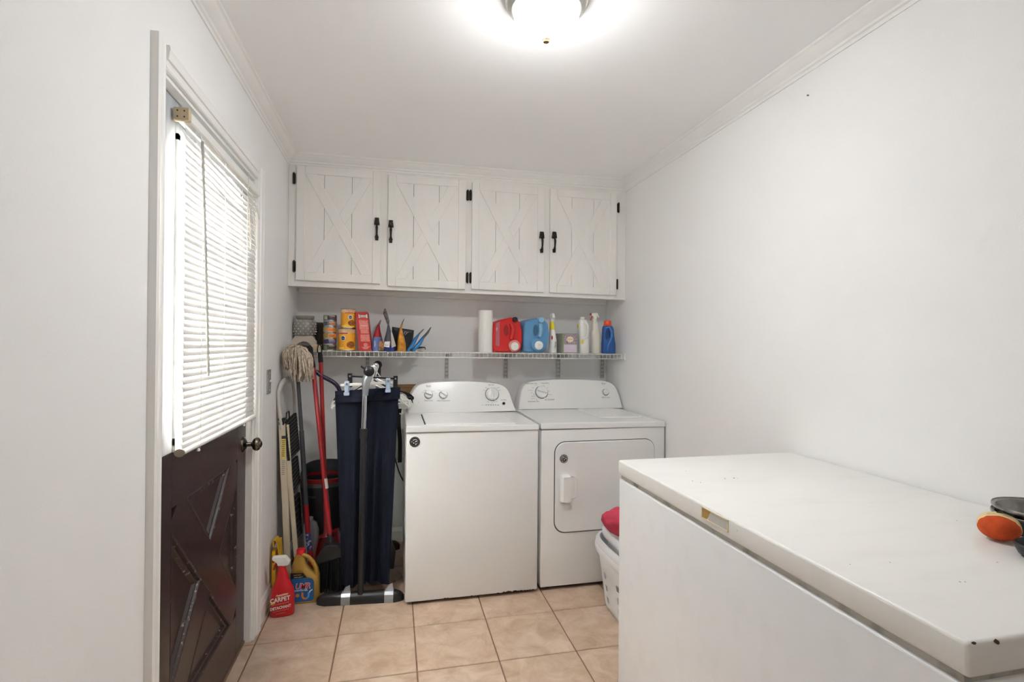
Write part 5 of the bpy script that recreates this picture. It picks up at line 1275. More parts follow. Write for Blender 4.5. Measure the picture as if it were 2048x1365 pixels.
# ------------------------------------------------------------------ mop bucket standing on a grey tub
YK = 3.30
bkx = at(648, 1000, Y=YK).x
M_bk = mat('bucket_black', (40, 42, 46), 0.4); M_bkr = mat('bucket_red', (140, 24, 30), 0.35)
zt0 = at(648, 1078, Y=YK).z
tub = thing('storage_tub', 'light grey plastic tub in the back corner under the black bucket', 'tub', (bkx, YK, 0))
Mtub = mat('tub_grey', (150, 152, 156), 0.5)
obj('tub', B().loft([sring(bkx, YK, 0.001, 0.09, 0.085, 32, 3), sring(bkx, YK, zt0-0.012, 0.105, 0.10, 32, 3)]), Mtub, tub)
obj('rim', B().loft([sring(bkx, YK, zt0-0.016, 0.110, 0.105, 32, 3), sring(bkx, YK, zt0, 0.110, 0.105, 32, 3)]), Mtub, tub)
buc = thing('mop_bucket', 'tall black mop bucket with a red wringer rim behind the red handles', 'bucket', (bkx, YK, zt0))
zr0, zr1 = at(640, 972, Y=YK-0.12).z, at(640, 938, Y=YK+0.1).z
z0 = zt0+0.001
obj('bucket', B().loft([sring(bkx, YK, z0, 0.088, 0.085, 36, 2.6), sring(bkx, YK, z0+0.1, 0.112, 0.105, 36, 2.6), sring(bkx, YK, zr0, 0.132, 0.125, 36, 2.6), sring(bkx, YK, zr0, 0.120, 0.113, 36, 2.6), sring(bkx, YK, z0+0.1, 0.1, 0.095, 36, 2.6)]), M_bk, buc)
obj('collar', B().loft([sring(bkx, YK, zr0-0.012, 0.138, 0.130, 36, 2.6), sring(bkx, YK, zr0+0.010, 0.140, 0.132, 36, 2.6), sring(bkx, YK, zr0+0.010, 0.122, 0.114, 36, 2.6), sring(bkx, YK, zr0-0.012, 0.122, 0.114, 36, 2.6)], cap=False), mat('collar_grey', (84, 88, 92), 0.4), buc)
# red wringer ring, higher at the back
rings = []
for dz, f in ((0.010, 1.0), (0.034, 1.03), (0.034, 0.88), (0.010, 0.86)):
    rr = sring(bkx, YK, 0, 0.134*f, 0.127*f, 36, 2.6)
    rings.append([V((p.x, p.y, zr0+dz+0.0*(p.y-YK))) for p in rr])
obj('wringer_rim', B().loft(rings, cap=False), M_bkr, buc, label='red wringer rim')
rings = []
for dz0, f in ((0.030, 0.90), (None, 0.98), (None, 0.94), (0.030, 0.86)):
    rr = sring(bkx, YK, 0, 0.134*f, 0.127*f, 36, 2.6)
    rings.append([V((p.x, p.y, zr0+(0.030 if dz0 else 0.034+max(0, (p.y-YK+0.09))*0.32))) for p in rr])
obj('splash_guard', B().loft(rings, cap=False), M_bk, buc)
b = B()
for k in range(8): b.box(bkx-0.02+k*0.012, bkx-0.012+k*0.012, YK-0.120, YK-0.112, zr0+0.012, zr0+0.030)
obj('wringer_slots', b, M_bkr, buc)
mpb = plane_map(V((bkx-0.070, YK-0.116, at(640, 982, Y=YK).z)), (1, -0.35, 0), (0, 0, 1), 0.002)
obj('lettering', d_text(mpb, 'Libman', 0, 0, 0.030, 1, shear=0.2), mat('emboss_grey', (104, 106, 108), 0.5), buc)
j0 = at(622, 1055, Y=3.16)
jug = thing('cloudy_jug', 'cloudy white plastic bottle behind the mop pole in the corner', 'bottle', (j0.x, 3.14, 0))
obj('body', B().loft([sring(j0.x, 3.14, 0.001, 0.04, 0.035), sring(j0.x, 3.14, 0.10, 0.045, 0.04), sring(j0.x, 3.14, j0.z-0.01, 0.045, 0.04), sring(j0.x, 3.14, j0.z+0.03, 0.035, 0.03), sring(j0.x, 3.14, j0.z+0.05, 0.013, 0.013)]), mat('cloudy_plastic', (168, 172, 178), 0.4), jug)
obj('cap', B().cyl((j0.x, 3.14, j0.z+0.05), (j0.x, 3.14, j0.z+0.065), 0.015, n=16), M_white, jug)

# ------------------------------------------------------------------ yellow curled pad holder
yp = thing('yellow_clamp', 'curled yellow plastic piece standing at the wall behind the red spray bottle', 'clamp', (-0.55, 2.80, 0))
M_yel = mat('yellow_plastic', (224, 172, 20), 0.4)
YY = 2.82
curl = [(541.5, 1091), (543, 1082), (548, 1077.5), (554, 1077), (557, 1084), (559, 1096), (561, 1110), (563, 1130), (561, 1160), (558, 1195)]
cp = [at(px, py, Y=YY) for px, py in curl]
for p in cp: p.x = max(p.x, XL+0.020)
cp.append(V((cp[-1].x+0.002, YY, 0.012)))
def sheet(pts, d, th, m, name, root):
    r = []
    for i, p in enumerate(pts):
        t = (pts[min(i+1, len(pts)-1)]-pts[max(0, i-1)]).normalized(); n = V((t.z, 0, -t.x))*th
        r.append([p+n+V((0, -d, 0)), p-n+V((0, -d, 0)), p-n+V((0, d, 0)), p+n+V((0, d, 0))])
    return obj(name, B().loft(r, smooth=False), m, root)
sheet(smooth_poly(cp, 2), 0.03, 0.0018, M_yel, 'curled_blade', yp)
b2 = [at(px, py, Y=YY) for px, py in ((546, 1100), (549, 1120), (546, 1145), (546, 1175), (550, 1200))]
for p in b2: p.x = max(p.x, XL+0.022)
b2.append(V((b2[-1].x+0.002, YY, 0.002)))
sheet(smooth_poly(b2, 2), 0.028, 0.008, M_yel, 'body', yp)
obj('red_screw', B().cyl((cp[5].x-0.02, YY-0.042, at(545, 1118, Y=YY).z), (cp[5].x-0.02, YY-0.03, at(545, 1118, Y=YY).z), 0.006, n=12), M_pred, yp)
t_ = [at(px, py, Y=YY+0.05) for px, py in ((561, 1077), (564, 1110), (565, 1150))]
for p in t_: p.x = max(p.x, XL+0.02)
sheet(t_, 0.012, 0.004, M_yel, 'rear_blade', yp)

# ------------------------------------------------------------------ gold drain gel jug
YG = 2.800
gx0, gx1 = at(585, 1200, Y=YG-0.03).x, at(637, 1200, Y=YG-0.03).x
gt = at(596, 1100, Y=YG).z
M_gold = mat('gold_plastic', (178, 142, 66), 0.32, metal=0.35)
gj = thing('drain_gel_jug', 'gold handled jug with a red cap and blue label on the floor', 'jug', ((gx0+gx1)/2, YG, 0))
gcx = (gx0+gx1)/2-0.006; gw = (gx1-gx0)/2+0.008
def gz_(py): return at(610, py, Y=YG-0.03).z
zz = lambda py: max(0.0, gz_(py))
obj('body', B().loft([sring(gcx, YG, 0.0008, gw*0.93, 0.036, 40, 3.4), sring(gcx, YG, 0.006, gw, 0.040, 40, 3.4), sring(gcx, YG, zz(1165), gw, 0.040, 40, 3.2), sring(gcx-0.002, YG, zz(1156), gw*0.96, 0.038, 40, 3), sring(gcx-0.010, YG, zz(1150), gw*0.82, 0.035, 40, 2.6), sring(gcx-0.020, YG, zz(1142), gw*0.62, 0.03, 40, 2.4), sring(gcx-0.027, YG, zz(1130), gw*0.47, 0.027, 40, 2.2), sring(gcx-0.026, YG, zz(1118), gw*0.38, 0.024, 40, 2.2), sring(gcx-0.022, YG, zz(1110), 0.021, 0.021, 40, 2)]), M_gold, gj)
hpx = [(598, 1112), (606, 1110), (616, 1114), (626, 1124), (632, 1136), (634, 1150), (630, 1162)]
hp = [at(px, py, Y=YG-0.012) for px, py in hpx]
obj('handle', B().tube(hp, [0.012, 0.0095, 0.0092, 0.0095, 0.010, 0.013, 0.015], 12, flat=1.15), M_gold, gj)
capz = zz(1112); cpx = gcx-0.022
obj('cap', B().lathe([(0.0225, 0), (0.0225, 0.022), (0.020, 0.026), (0.001, 0.026)], (cpx, YG, capz-0.002), 28), mat('cap_red', (190, 20, 34), 0.4), gj, label='red screw cap')
yfn = YG-0.0405
mpg = plane_map(V((gcx, yfn, 0)), (1, 0, 0), (0, 0, 1), 0.0006)
lx0, lx1 = gw*-0.92, at(628, 1180, Y=yfn).x-gcx
lz0, lz1 = at(610, 1207, Y=yfn).z, at(610, 1157, Y=yfn).z
lz0 = max(lz0, 0.012)
obj('front_label', d_poly(mpg, [(lx0, lz0), (lx1-0.012, lz0), (lx1-0.003, lz0+0.006), (lx1, lz0+0.015), (lx1, lz1-0.02), (lx1-0.008, lz1-0.006), (lx1-0.024, lz1), (lx0, lz1)], 1), mat('label_blue', (36, 92, 150), 0.35), gj)
obj('black_band', d_poly(mpg, [(lx0, lz1), (lx1-0.034, lz1+0.001), (lx1-0.052, lz1+0.026), (lx0, lz1+0.030)], 1), M_black, gj)
zc_ = at(609, 1173, Y=yfn).z; xc_ = at(605, 1173, Y=yfn).x-gcx
obj('lettering', d_text(mpg, 'UMR', xc_+0.001, zc_+0.0, 0.039, 2, shear=0.2, bold=0.0016, sx=0.86), M_white, gj)
obj('lettering', d_text(mpg, 'UMR', xc_+0.001, zc_+0.0, 0.037, 3, shear=0.2, bold=0.0004, sx=0.88), mat('logo_red', (206, 24, 50), 0.4), gj)
obj('lettering', d_text(mpg, 'SCOTCH GEL', xc_-0.006, at(605, 1181.5, Y=yfn).z, 0.0105, 2, bold=0.0003), M_white, gj)
obj('lettering', d_text(mpg, 'INSTANT', xc_-0.024, lz1+0.018, 0.009, 2), mat('label_gold', (220, 190, 90), 0.4), gj)
obj('lettering', d_text(mpg, 'DISSOLVES IT', xc_-0.020, lz1+0.007, 0.007, 2), M_white, gj)
# pipe drawing: U-bend in orange and blue
ux, uz = at(611, 1192, Y=yfn).x-gcx, at(611, 1192, Y=yfn).z
obj('pipe_picture', d_ring(mpg, ux, uz, 0.010, 0.019, PI, 1.6*PI, 2), mat('pipe_orange', (226, 130, 40), 0.4), gj)
obj('pipe_picture', d_ring(mpg, ux, uz, 0.010, 0.019, 1.6*PI, 2*PI, 2), mat('pipe_blue', (90, 150, 220), 0.4), gj)
obj('pipe_picture', d_rect(mpg, ux-0.019, ux-0.010, uz, uz+0.018, 2, 1), mat('pipe_orange', (226, 130, 40), 0.4), gj)
obj('pipe_picture', d_rect(mpg, ux+0.010, ux+0.019, uz, uz+0.016, 2, 1), mat('pipe_blue', (90, 150, 220), 0.4), gj)
obj('pipe_picture', d_ring(mpg, ux+0.033, uz+0.012, 0.012, 0.017, PI/2, PI, 2), M_white, gj)
obj('gear_picture', d_disc(mpg, ux-0.038, uz+0.004, 0.009, 2), mat('gear_tan', (196, 140, 60), 0.4), gj)

# ------------------------------------------------------------------ red carpet spray bottle
YR = 2.68
rx0, rx1 = at(541, 1200, Y=YR).x, at(589, 1200, Y=YR).x; rcx = (rx0+rx1)/2; rw = (rx1-rx0)/2
rz = lambda py: max(0.0, at(565, py, Y=YR).z)
M_rb = mat('bottle_red', (196, 24, 34), 0.33)
rb = thing('spray_bottle', 'red carpet cleaner spray bottle with a white trigger head on the floor', 'bottle', (rcx, YR, 0))
rt = 0.10
obj('body', B().loft([sring(rcx, YR, 0.0006, rw*0.95, 0.030, 40, 3.2, rt), sring(rcx, YR, 0.005, rw, 0.033, 40, 3.2, rt), sring(rcx, YR, rz(1195), rw, 0.033, 40, 3.0, rt), sring(rcx, YR, rz(1178), rw*0.93, 0.033, 40, 2.8, rt), sring(rcx-0.002, YR, rz(1168), rw*0.72, 0.030, 40, 2.6, rt), sring(rcx-0.002, YR, rz(1160), rw*0.56, 0.026, 40, 2.4, rt), sring(rcx-0.002, YR, rz(1148), rw*0.46, 0.023, 40, 2.2, rt), sring(rcx-0.004, YR, rz(1138), rw*0.34, 0.018, 40, 2, rt)]), M_rb, rb)
obj('collar', B().lathe([(0.018, 0), (0.018, 0.014), (0.015, 0.022)], (rcx-0.004, YR, rz(1139)), 24), M_rb, rb)
tz = rz(1130)
hxa, hxb = at(545, 1118, Y=YR).x, at(581, 1118, Y=YR).x
tp = [(hxa, at(545, 1114, Y=YR).z), (at(572, 1113, Y=YR).x, at(572, 1112, Y=YR).z), (hxb, at(580, 1123, Y=YR).z), (at(578, 1129, Y=YR).x, at(578, 1129, Y=YR).z), (at(570, 1131, Y=YR).x, at(570, 1131, Y=YR).z), (at(556, 1130, Y=YR).x, tz), (at(555, 1126, Y=YR).x, at(555, 1126, Y=YR).z), (hxa, at(545, 1119, Y=YR).z)]
obj('trigger_head', B().prism([(x, YR-0.016, z) for x, z in tp], (0, 0.032, 0)), M_white, rb, bevel=0.004)
obj('head_grip_panel', B().prism([(x*0.55+(hxa+hxb)/2*0.45, YR-0.0175, z*0.5+(tz+0.028)*0.5) for x, z in tp], (0, 0.003, 0)), M_white, rb, bevel=0.001)
obj('trigger', B().tube([(hxa+0.022, YR, tz+0.012), (hxa+0.012, YR, tz-0.002), (hxa+0.006, YR, tz-0.022)], [0.006, 0.006, 0.004], 8), M_pred, rb)
ym = YR-0.0345
mpr = plane_map(V((rcx, ym, 0)), (math.cos(rt), math.sin(rt), 0.09), (-0.05, 0, 1), 0.0007)
def rtext(s, dx, py, size, m=M_white, k=2, **kw):
    z = at(565, py, Y=ym).z
    obj('lettering', d_text(mpr, s, dx, z, size, k, **kw), m, rb)
obj('flame_swoosh', d_poly(mpr, [(-rw*0.4, rz(1190)), (-rw*0.1, rz(1184.5)), (rw*0.35, rz(1182)), (rw*0.74, rz(1183.5)), (rw*0.6, rz(1187)), (rw*0.2, rz(1186.5))], 1), mat('swoosh_orange', (228, 120, 40), 0.4), rb)
rtext('Awesome', rw*0.15, 1190.5, 0.013, shear=0.3, bold=0.0003)
rtext('CARPET', 0.0, 1199.5, 0.0285, bold=0.0010, sx=0.86)
rtext('SPOT & STAIN REMOVER', 0.001, 1208, 0.0075, mat('print_cream', (226, 170, 150), 0.5), sx=0.9)
rtext('DETACHANT', 0.001, 1215.5, 0.0185, bold=0.0006, sx=0.82)
rtext('POUR TAPIS ET MOQUETTES', 0.001, 1221.5, 0.0055, mat('print_cream', (226, 170, 150), 0.5))
rtext('32 FL OZ (946 mL)', 0.001, 1227, 0.0055, mat('print_cream', (226, 170, 150), 0.5))
obj('yellow_flash', d_poly(mpr, [(-rw*0.78, rz(1200)), (-rw*0.40, rz(1198.5)), (-rw*0.36, rz(1195)), (-rw*0.76, rz(1196.5))], 1), mat('flash_yellow', (220, 200, 40), 0.4), rb)

# ------------------------------------------------------------------ garment rack
rk = thing('garment_rack', 'black and chrome garment rack with a T-shaped foot and duct tape', 'rack', (-0.16, 2.95, 0))
RX = -0.163
baseL, baseR = at(630, 1210, Z=0.0), at(806, 1205, Z=0.0)
Lb, Rb = V((-0.372, 2.715, 0)), V((0.055, 2.675, 0))
du = (Rb-Lb).normalized(); dn2 = V((-du.y, du.x, 0))
def footbar(Lb, Rb, name, m=M_black):
    du = (Rb-Lb).normalized(); dn2 = V((-du.y, du.x, 0)); L = (Rb-Lb).length; rings = []
    for f in (0.0, 0.012, 0.04, 0.10, 0.3, 0.5, 0.7, 0.9, 0.96, 0.988, 1.0):
        e_ = min(f, 1-f); s_ = min(1, math.sqrt(max(0.02, e_/0.09)) if e_ < 0.09 else 1)
        c = Lb+du*(L*f); w_ = 0.030*s_; h_ = 0.052*(0.45+0.55*s_) if e_ < 0.2 else 0.052
        rings.append([c+dn2*(w_*a)+V((0, 0, 0.0008+h_*z_)) for a, z_ in ((-1, 0), (-1.0, 0.35), (-0.85, 0.7), (-0.5, 0.95), (0, 1), (0.5, 0.95), (0.85, 0.7), (1, 0.35), (1, 0))])
    return obj(name, B().loft(rings), m, rk)
footbar(Lb+dn2*0.03, Rb+dn2*0.03, 'front_foot')
for f in (0.335, 0.83):
    c = Lb+dn2*0.03+du*((Rb-Lb).length*f); wd = 0.022
    rings = []
    for s_ in (-wd, wd): rings.append([c+du*s_+dn2*(0.0305*a)+V((0, 0, 0.0008+0.0535*z_)) for a, z_ in ((-1.01, 0), (-1.01, 0.35), (-0.86, 0.71), (-0.5, 0.96), (0, 1.01), (0.5, 0.96), (0.86, 0.71), (1.01, 0.35), (1.01, 0))])
    tp_ = obj('duct_tape', B().loft(rings, cap=False, smooth=False), M_duct, rk, label='silver duct tape round the foot')
    obj('tape_peak', B().add([c+du*-0.018+V((0, 0.0, 0.052)), c+du*0.020+V((0, 0, 0.052)), c+du*0.016+V((0, 0.012, 0.082)), c+du*-0.006+V((0, 0.004, 0.076))], [(0, 1, 2, 3)]), M_duct, tp_)
pb = at(721, 1188, Y=2.715); pm = at(727, 875, Y=2.715); ptp = at(730.5, 762, Y=2.715)
pb.z = 0.045
obj('lower_pole', B().cyl(pb, pm, 0.0150, n=20), mat('pole_black', (36, 36, 39), 0.35, metal=0.2), rk, label='black lower pole')
obj('upper_pole', B().cyl(pm, ptp, 0.0132, n=20), M_chrome, rk, label='chrome upper pole')
c = at(726.5, 873, Y=2.715); c2 = at(727, 860, Y=2.715)
obj('clamp_collar', B().cyl(V((c.x, 2.715, c.z-0.012)), V((c2.x, 2.715, c2.z+0.006)), 0.0190, n=20), M_black, rk)
bb_ = at(738, 743, Y=2.70); bar0 = V((bb_.x, 2.70, bb_.z)); bar1 = V((bb_.x+0.022, 3.40, bb_.z+0.004))
obj('top_bar', B().cyl(bar0, bar1, 0.0125, n=18), M_chrome, rk, label='chrome top bar running to the back wall')
obj('bar_cap', B().lathe([(0.0255, 0.006), (0.027, 0), (0.026, -0.008), (0.018, -0.014), (0.001, -0.016)], bar0, 28, (0, 1, 0)), M_black, rk, label='round black end cap')
obj('tape_wrap', B().tube([ptp+V((0, 0, -0.075)), ptp+V((0.002, 0, -0.03)), ptp+V((0.006, 0, 0.004)), bar0+V((-0.004, 0.016, -0.030)), bar0+V((0, 0.024, -0.010))], [0.0150, 0.018, 0.022, 0.022, 0.018], 12), M_duct, rk, label='crumpled silver duct tape')
obj('rear_pole', B().cyl((bar1.x, 3.37, 0.04), (bar1.x, 3.37, bar1.z), 0.013, n=16), M_chrome, rk)
obj('rear_joint', B().cyl((bar1.x-0.0, 3.335, bar1.z), (bar1.x, 3.405, bar1.z), 0.026, n=20).cyl((bar1.x, 3.37, bar1.z-0.07), (bar1.x, 3.37, bar1.z), 0.020, n=16), M_black, rk)
footbar(V((-0.275, 3.395, 0)), V((0.045, 3.375, 0)), 'rear_foot')
obj('side_lever', B().cyl((bar0.x-0.02, 2.76, bar0.z+0.006), (bar0.x-0.042, 2.76, bar0.z+0.024), 0.006, n=10), M_black, rk)
def bar_at(y): f = (y-2.70)/0.70; return bar0.lerp(bar1, f)

# ------------------------------------------------------------------ navy trousers on a clip hanger
YP = 2.80
tw = thing('navy_trousers', 'dark navy trousers hanging from the white clip hanger on the garment rack', 'trousers', (-0.13, YP, 0.1))
M_navy = mat('navy_cloth', (21, 26, 40), 0.85, var=0.2, vs=120, bump=0.3, bs=500, spec=0.2)
TL, TR = at(670, 783, Y=YP), at(800, 775, Y=YP)
def leg(xtl, xtr, ztop0, ztop1, xbl, xbr, zb0, zb1, ph, rows=26, n=56):
    rings = []
    for i in range(rows+1):
        f = i/rows; xl_ = xtl*(1-f)+xbl*f; xr_ = xtr*(1-f)+xbr*f
        zl_, zr_ = ztop0*(1-f)+zb0*f, ztop1*(1-f)+zb1*f
        ring = []
        for k in range(n):
            a = 2*PI*k/n; u = 0.5+0.5*math.cos(a); x = xl_+(xr_-xl_)*u
            amp = 0.005+0.030*min(1, f*2.0)
            fold = amp*(math.sin(u*9+ph+f*0.8)+0.5*math.sin(u*17+ph*2+f*1.7))*0.55
            th = (0.010+0.018*min(1, f*2))*(math.sqrt(max(0.0, 1-(2*u-1)**2)))
            y = YP + (-th if math.sin(a) < 0 else th) + fold
            ring.append(V((x, y, zl_+(zr_-zl_)*u)))
        rings.append(ring)
    return rings
z_bl, z_br = at(682, 1172, Y=YP).z, at(776, 1165, Y=YP).z
xm_t = TL.x+(TR.x-TL.x)*0.52; xm_b = at(730, 1170, Y=YP).x
rA = leg(TL.x, xm_t+0.01, TL.z-0.02, (TL.z+TR.z)/2-0.02, at(683, 1172, Y=YP).x, xm_b+0.004, z_bl, z_bl+0.006, 0.3)
rB = leg(xm_t-0.01, TR.x-0.006, (TL.z+TR.z)/2-0.02, TR.z-0.02, xm_b-0.004, at(778, 1168, Y=YP).x, z_bl+0.02, z_br, 2.1)
obj('left_leg', B().loft(rA), M_navy, tw); obj('right_leg', B().loft(rB), M_navy, tw)
rw_ = leg(TL.x-0.001, TR.x+0.001, TL.z, TR.z, TL.x-0.001, TR.x+0.001, TL.z-0.058, TR.z-0.058, 1.0, 5)
rw_ = [[V((p.x, YP+(p.y-YP)*1.15, p.z)) for p in r] for r in rw_]
obj('waistband', B().loft(rw_), M_navy, tw)
obj('waist_seam', B().tube([V((TL.x+(TR.x-TL.x)*k/20, YP-0.0165-0.003*math.sin(k), (TL.z+(TR.z-TL.z)*k/20)-0.060)) for k in range(21)], 0.0016, 5), mat('navy_seam', (18, 22, 36), 0.9), tw)
# light dust specks on the trouser hem
# hangers
def clip_hanger(label, p0, p1, Y, m, mclip, clips, thick=0.007):
    h = thing('clip_hanger', label, 'hanger', (bar_at(Y).x, Y, p0.z), 'hangers on the garment rack')
    b_ = bar_at(Y)
    obj('bar', B().box(0, 1, Y-0.003, Y+0.003, 0, 1).__class__().hexa([V((p0.x, Y-0.003, p0.z-thick)), V((p1.x, Y-0.003, p1.z-thick)), V((p1.x, Y+0.003, p1.z-thick)), V((p0.x, Y+0.003, p0.z-thick)), V((p0.x, Y-0.003, p0.z+thick)), V((p1.x, Y-0.003, p1.z+thick)), V((p1.x, Y+0.003, p1.z+thick)), V((p0.x, Y+0.003, p0.z+thick))]), m, h, bevel=0.0015)
    mid = (p0+p1)/2
    R_ = 0.0165
    pts = [V((mid.x, Y, mid.z)), V((b_.x+0.006, Y, mid.z+(b_.z-mid.z)*0.5)), V((b_.x+R_, Y, b_.z-0.004))] + [V((b_.x+R_*math.cos(a), Y, b_.z+R_*math.sin(a))) for a in [PI*k/8 for k in range(0, 9)]] + [V((b_.x-R_, Y, b_.z-0.008))]
    obj('hook', B().tube(pts, 0.0020, 8), m if m is not M_black else M_chrome, h)
    for cx_, cz_ in clips:
        b = B(); b.box(cx_-0.012, cx_+0.012, Y-0.011, Y-0.003, cz_-0.005, cz_+0.022, 0.002); b.box(cx_-0.009, cx_+0.009, Y-0.013, Y-0.006, cz_-0.040, cz_-0.004, 0.002)
        b.box(cx_-0.014, cx_+0.014, Y-0.024, Y-0.012, cz_-0.052, cz_-0.034, 0.003); b.box(cx_-0.012, cx_+0.012, Y+0.004, Y+0.010, cz_-0.05, cz_+0.02, 0.002)
        k_ = obj('clip', b, mclip, h, label='spring clip')
        obj('spring', B().box(cx_-0.004, cx_+0.004, Y-0.0135, Y-0.0105, cz_+0.002, cz_+0.012), M_chrome, k_)
    return h
YH = 2.782
c1, c2 = at(693, 784, Y=YH-0.02), at(776, 776, Y=YH-0.02)
p0, p1 = at(681, 771, Y=YH), at(785, 765, Y=YH)
c1z, c2z = p0.z, p1.z
clip_hanger('white clip hanger holding the navy trousers', p0, p1, YH, M_white, M_clip, [(c1.x, p0.z), (c2.x, p1.z)])
YH2 = 2.93
p0, p1 = at(697, 753, Y=YH2), at(794, 758, Y=YH2)
clip_hanger('black clip hanger just behind the white one', p0, p1, YH2, M_black, M_black, [(p0.x+0.008, p0.z-0.006), (p1.x-0.008, p1.z-0.006)], 0.0045)
# a run of plain plastic hangers behind
def tube_hanger(label, Y, m, half, drop, lowdrop, r=0.0042, dx=0.0):
    b_ = bar_at(Y); h = thing('coat_hanger', label, 'hanger', (b_.x, Y, b_.z-drop), 'hangers on the garment rack')
    R_ = 0.0165; nz = b_.z-drop*0.35
    x0 = b_.x+dx
    pts = [V((x0, Y, nz)), V((b_.x+0.008, Y, nz+(b_.z-nz)*0.6))] + [V((b_.x+R_*math.cos(a), Y, b_.z+R_*math.sin(a))) for a in [-0.3+(PI+0.3)*k/8 for k in range(0, 9)]]
    obj('hook', B().tube(pts, 0.0022 if r < 0.006 else 0.003, 8), m, h)
    zl_ = b_.z-lowdrop
    body = [V((x0, Y, nz)), V((x0+half*0.5, Y, nz-drop*0.30)), V((x0+half*0.92, Y, nz-drop*0.62)), V((x0+half, Y, nz-drop*0.72)), V((x0+half*0.97, Y, zl_)), V((x0+half*0.9, Y, zl_-0.004)), V((x0, Y, zl_-0.004)), V((x0-half*0.9, Y, zl_-0.004)), V((x0-half*0.97, Y, zl_)), V((x0-half, Y, nz-drop*0.72)), V((x0-half*0.92, Y, nz-drop*0.62)), V((x0-half*0.5, Y, nz-drop*0.30)), V((x0, Y, nz))]
    obj('frame', B().tube(smooth_poly(body, 1), r, 8), m, h)
    return h
M_wh2 = mat('hanger_white', (232, 232, 226), 0.35)
tube_hanger('white tubular hanger, first of those behind the trousers', 2.86, M_wh2, 0.205, 0.20, 0.165)
tube_hanger('white tubular hanger, second of those behind the trousers', 2.895, M_wh2, 0.200, 0.21, 0.185)
tube_hanger('white tubular hanger behind the black clip hanger', 2.975, M_wh2, 0.215, 0.21, 0.180)
tube_hanger('black plastic hanger towards the wall', 3.04, M_black, 0.218, 0.20, 0.170, 0.0045)
tube_hanger('chrome wire hanger towards the wall', 3.10, M_chrome, 0.19, 0.17, 0.150, 0.0016)
tube_hanger('thick white hanger towards the wall', 3.15, M_wh2, 0.225, 0.22, 0.20, 0.0055)
tube_hanger('thin white hanger closest to the rear joint', 3.21, M_wh2, 0.20, 0.19, 0.17, 0.003)
# broad white coat hanger shoulder and black strap at the right of the trousers
YX = 3.02
wv = [at(*p, Y=YX) for p in ((797, 789), (806, 790), (815, 797), (821, 806), (820, 813), (812, 818), (797, 818))]
hg = thing('coat_hanger', 'broad white contoured hanger sticking out right of the trousers', 'hanger', (bar_at(YX).x, YX, 1.0), 'hangers on the garment rack')
obj('shoulder', B().prism([(p.x, YX-0.006, p.z) for p in wv], (0, 0.012, 0)), M_wh2, hg, bevel=0.004)
b_ = bar_at(YX)
obj('hook', B().tube([V((wv[0].x, YX, wv[0].z-0.01)), V((b_.x+0.05, YX, b_.z-0.07)), V((b_.x+0.016, YX, b_.z-0.02)), V((b_.x+0.016, YX, b_.z+0.005)), V((b_.x, YX, b_.z+0.0165)), V((b_.x-0.016, YX, b_.z+0.004))], 0.003, 8), M_wh2, hg)
obj('blue_size_disc', B().cyl(V((at(798, 801, Y=YX).x, YX-0.010, at(798, 801, Y=YX).z)), V((at(798, 801, Y=YX).x, YX-0.004, at(798, 801, Y=YX).z)), 0.016, n=20), mat('disc_navy', (24, 32, 58), 0.4), hg)
# black garment strap
YS = 3.06
sp_ = [at(*p, Y=YS) for p in ((795, 782), (808, 785), (818, 790), (824, 800), (821, 812), (812, 822), (806, 836), (804, 856), (806, 880), (811, 902), (814, 925))]
for p in sp_:
    if p.z < 0.95: p.x = min(p.x, 0.036) - 0.012*max(0.0, 1-abs(p.z-0.86)/0.1)
st2 = thing('black_garment', 'narrow black garment hanging between trousers and washing machine', 'garment', (sp_[-1].x, YS, sp_[-1].z))
r = []
for i, p in enumerate(smooth_poly(sp_, 2)):
    w_ = 0.008+0.010*min(1, i/12)*(1 if i < 20 else 0.35)
    r.append([p+V((-w_, -0.006, 0)), p+V((w_, -0.006, 0.002)), p+V((w_*1.0, 0.006, 0)), p+V((-w_, 0.008, 0))])
obj('cloth', B().loft(r), mat('black_cloth', (26, 26, 29), 0.9, bump=0.4, bs=200), st2)
obj('white_ring', B().tube([at(803+6*math.cos(a), 822+7*math.sin(a), Y=YS-0.02) for a in [2*PI*k/14 for k in range(-3, 6)]], 0.0035, 8), M_white, st2)
# purple curved handle
YU = 3.12
pu = [at(*p, Y=YU) for p in ((632, 743), (640, 751), (652, 757), (664, 763), (674, 771), (680, 782), (682, 800), (684, 850), (690, 950), (694, 1060))]
pu.append(V((pu[-1].x+0.006, YU, 0.004)))
um = thing('curved_cane', 'dark purple cane with a curved handle behind the trousers', 'cane', (pu[-1].x, YU, 0))
obj('shaft', B().tube(smooth_poly(pu, 2), 0.012, 12), mat('purple_dark', (44, 34, 66), 0.25), um)
obj('cane_tip', B().tube([pu[0], pu[0]+(pu[0]-pu[1])*0.2], [0.0105, 0.006], 10), M_black, um)
# wooden ledger and wall box behind the washer's left side
wl = at(800, 770, Y=YB-0.03)
tag(obj('wood_ledger', B().box(at(788, 780, Y=YB).x, at(836, 780, Y=YB).x, YB-0.02, YB-0.001, at(800, 792, Y=YB).z, at(800, 769, Y=YB).z, 0.001), mat('wood_tan', (150, 118, 78), 0.7, rgb2=(126, 96, 60), vs=8, stretch=(1, 1, 12))), 'tan wooden board on the back wall behind the hangers', 'board')
zu0, zu1 = at(800, 918, Y=3.44).z, at(800, 862, Y=3.44).z
x0_, x1_ = at(772, 880, Y=3.44).x, at(826, 880, Y=3.44).x
wb = thing('plastic_utility_tray', 'pale grey plastic tray leaning on the back wall beside the washing machine', 'tray', ((x0_+x1_)/2, 3.46, 0))
obj('panel', B().box(x0_, x1_, 3.455, 3.485, zu0, zu1, 0.003), mat('tray_grey', (186, 187, 190), 0.45), wb)
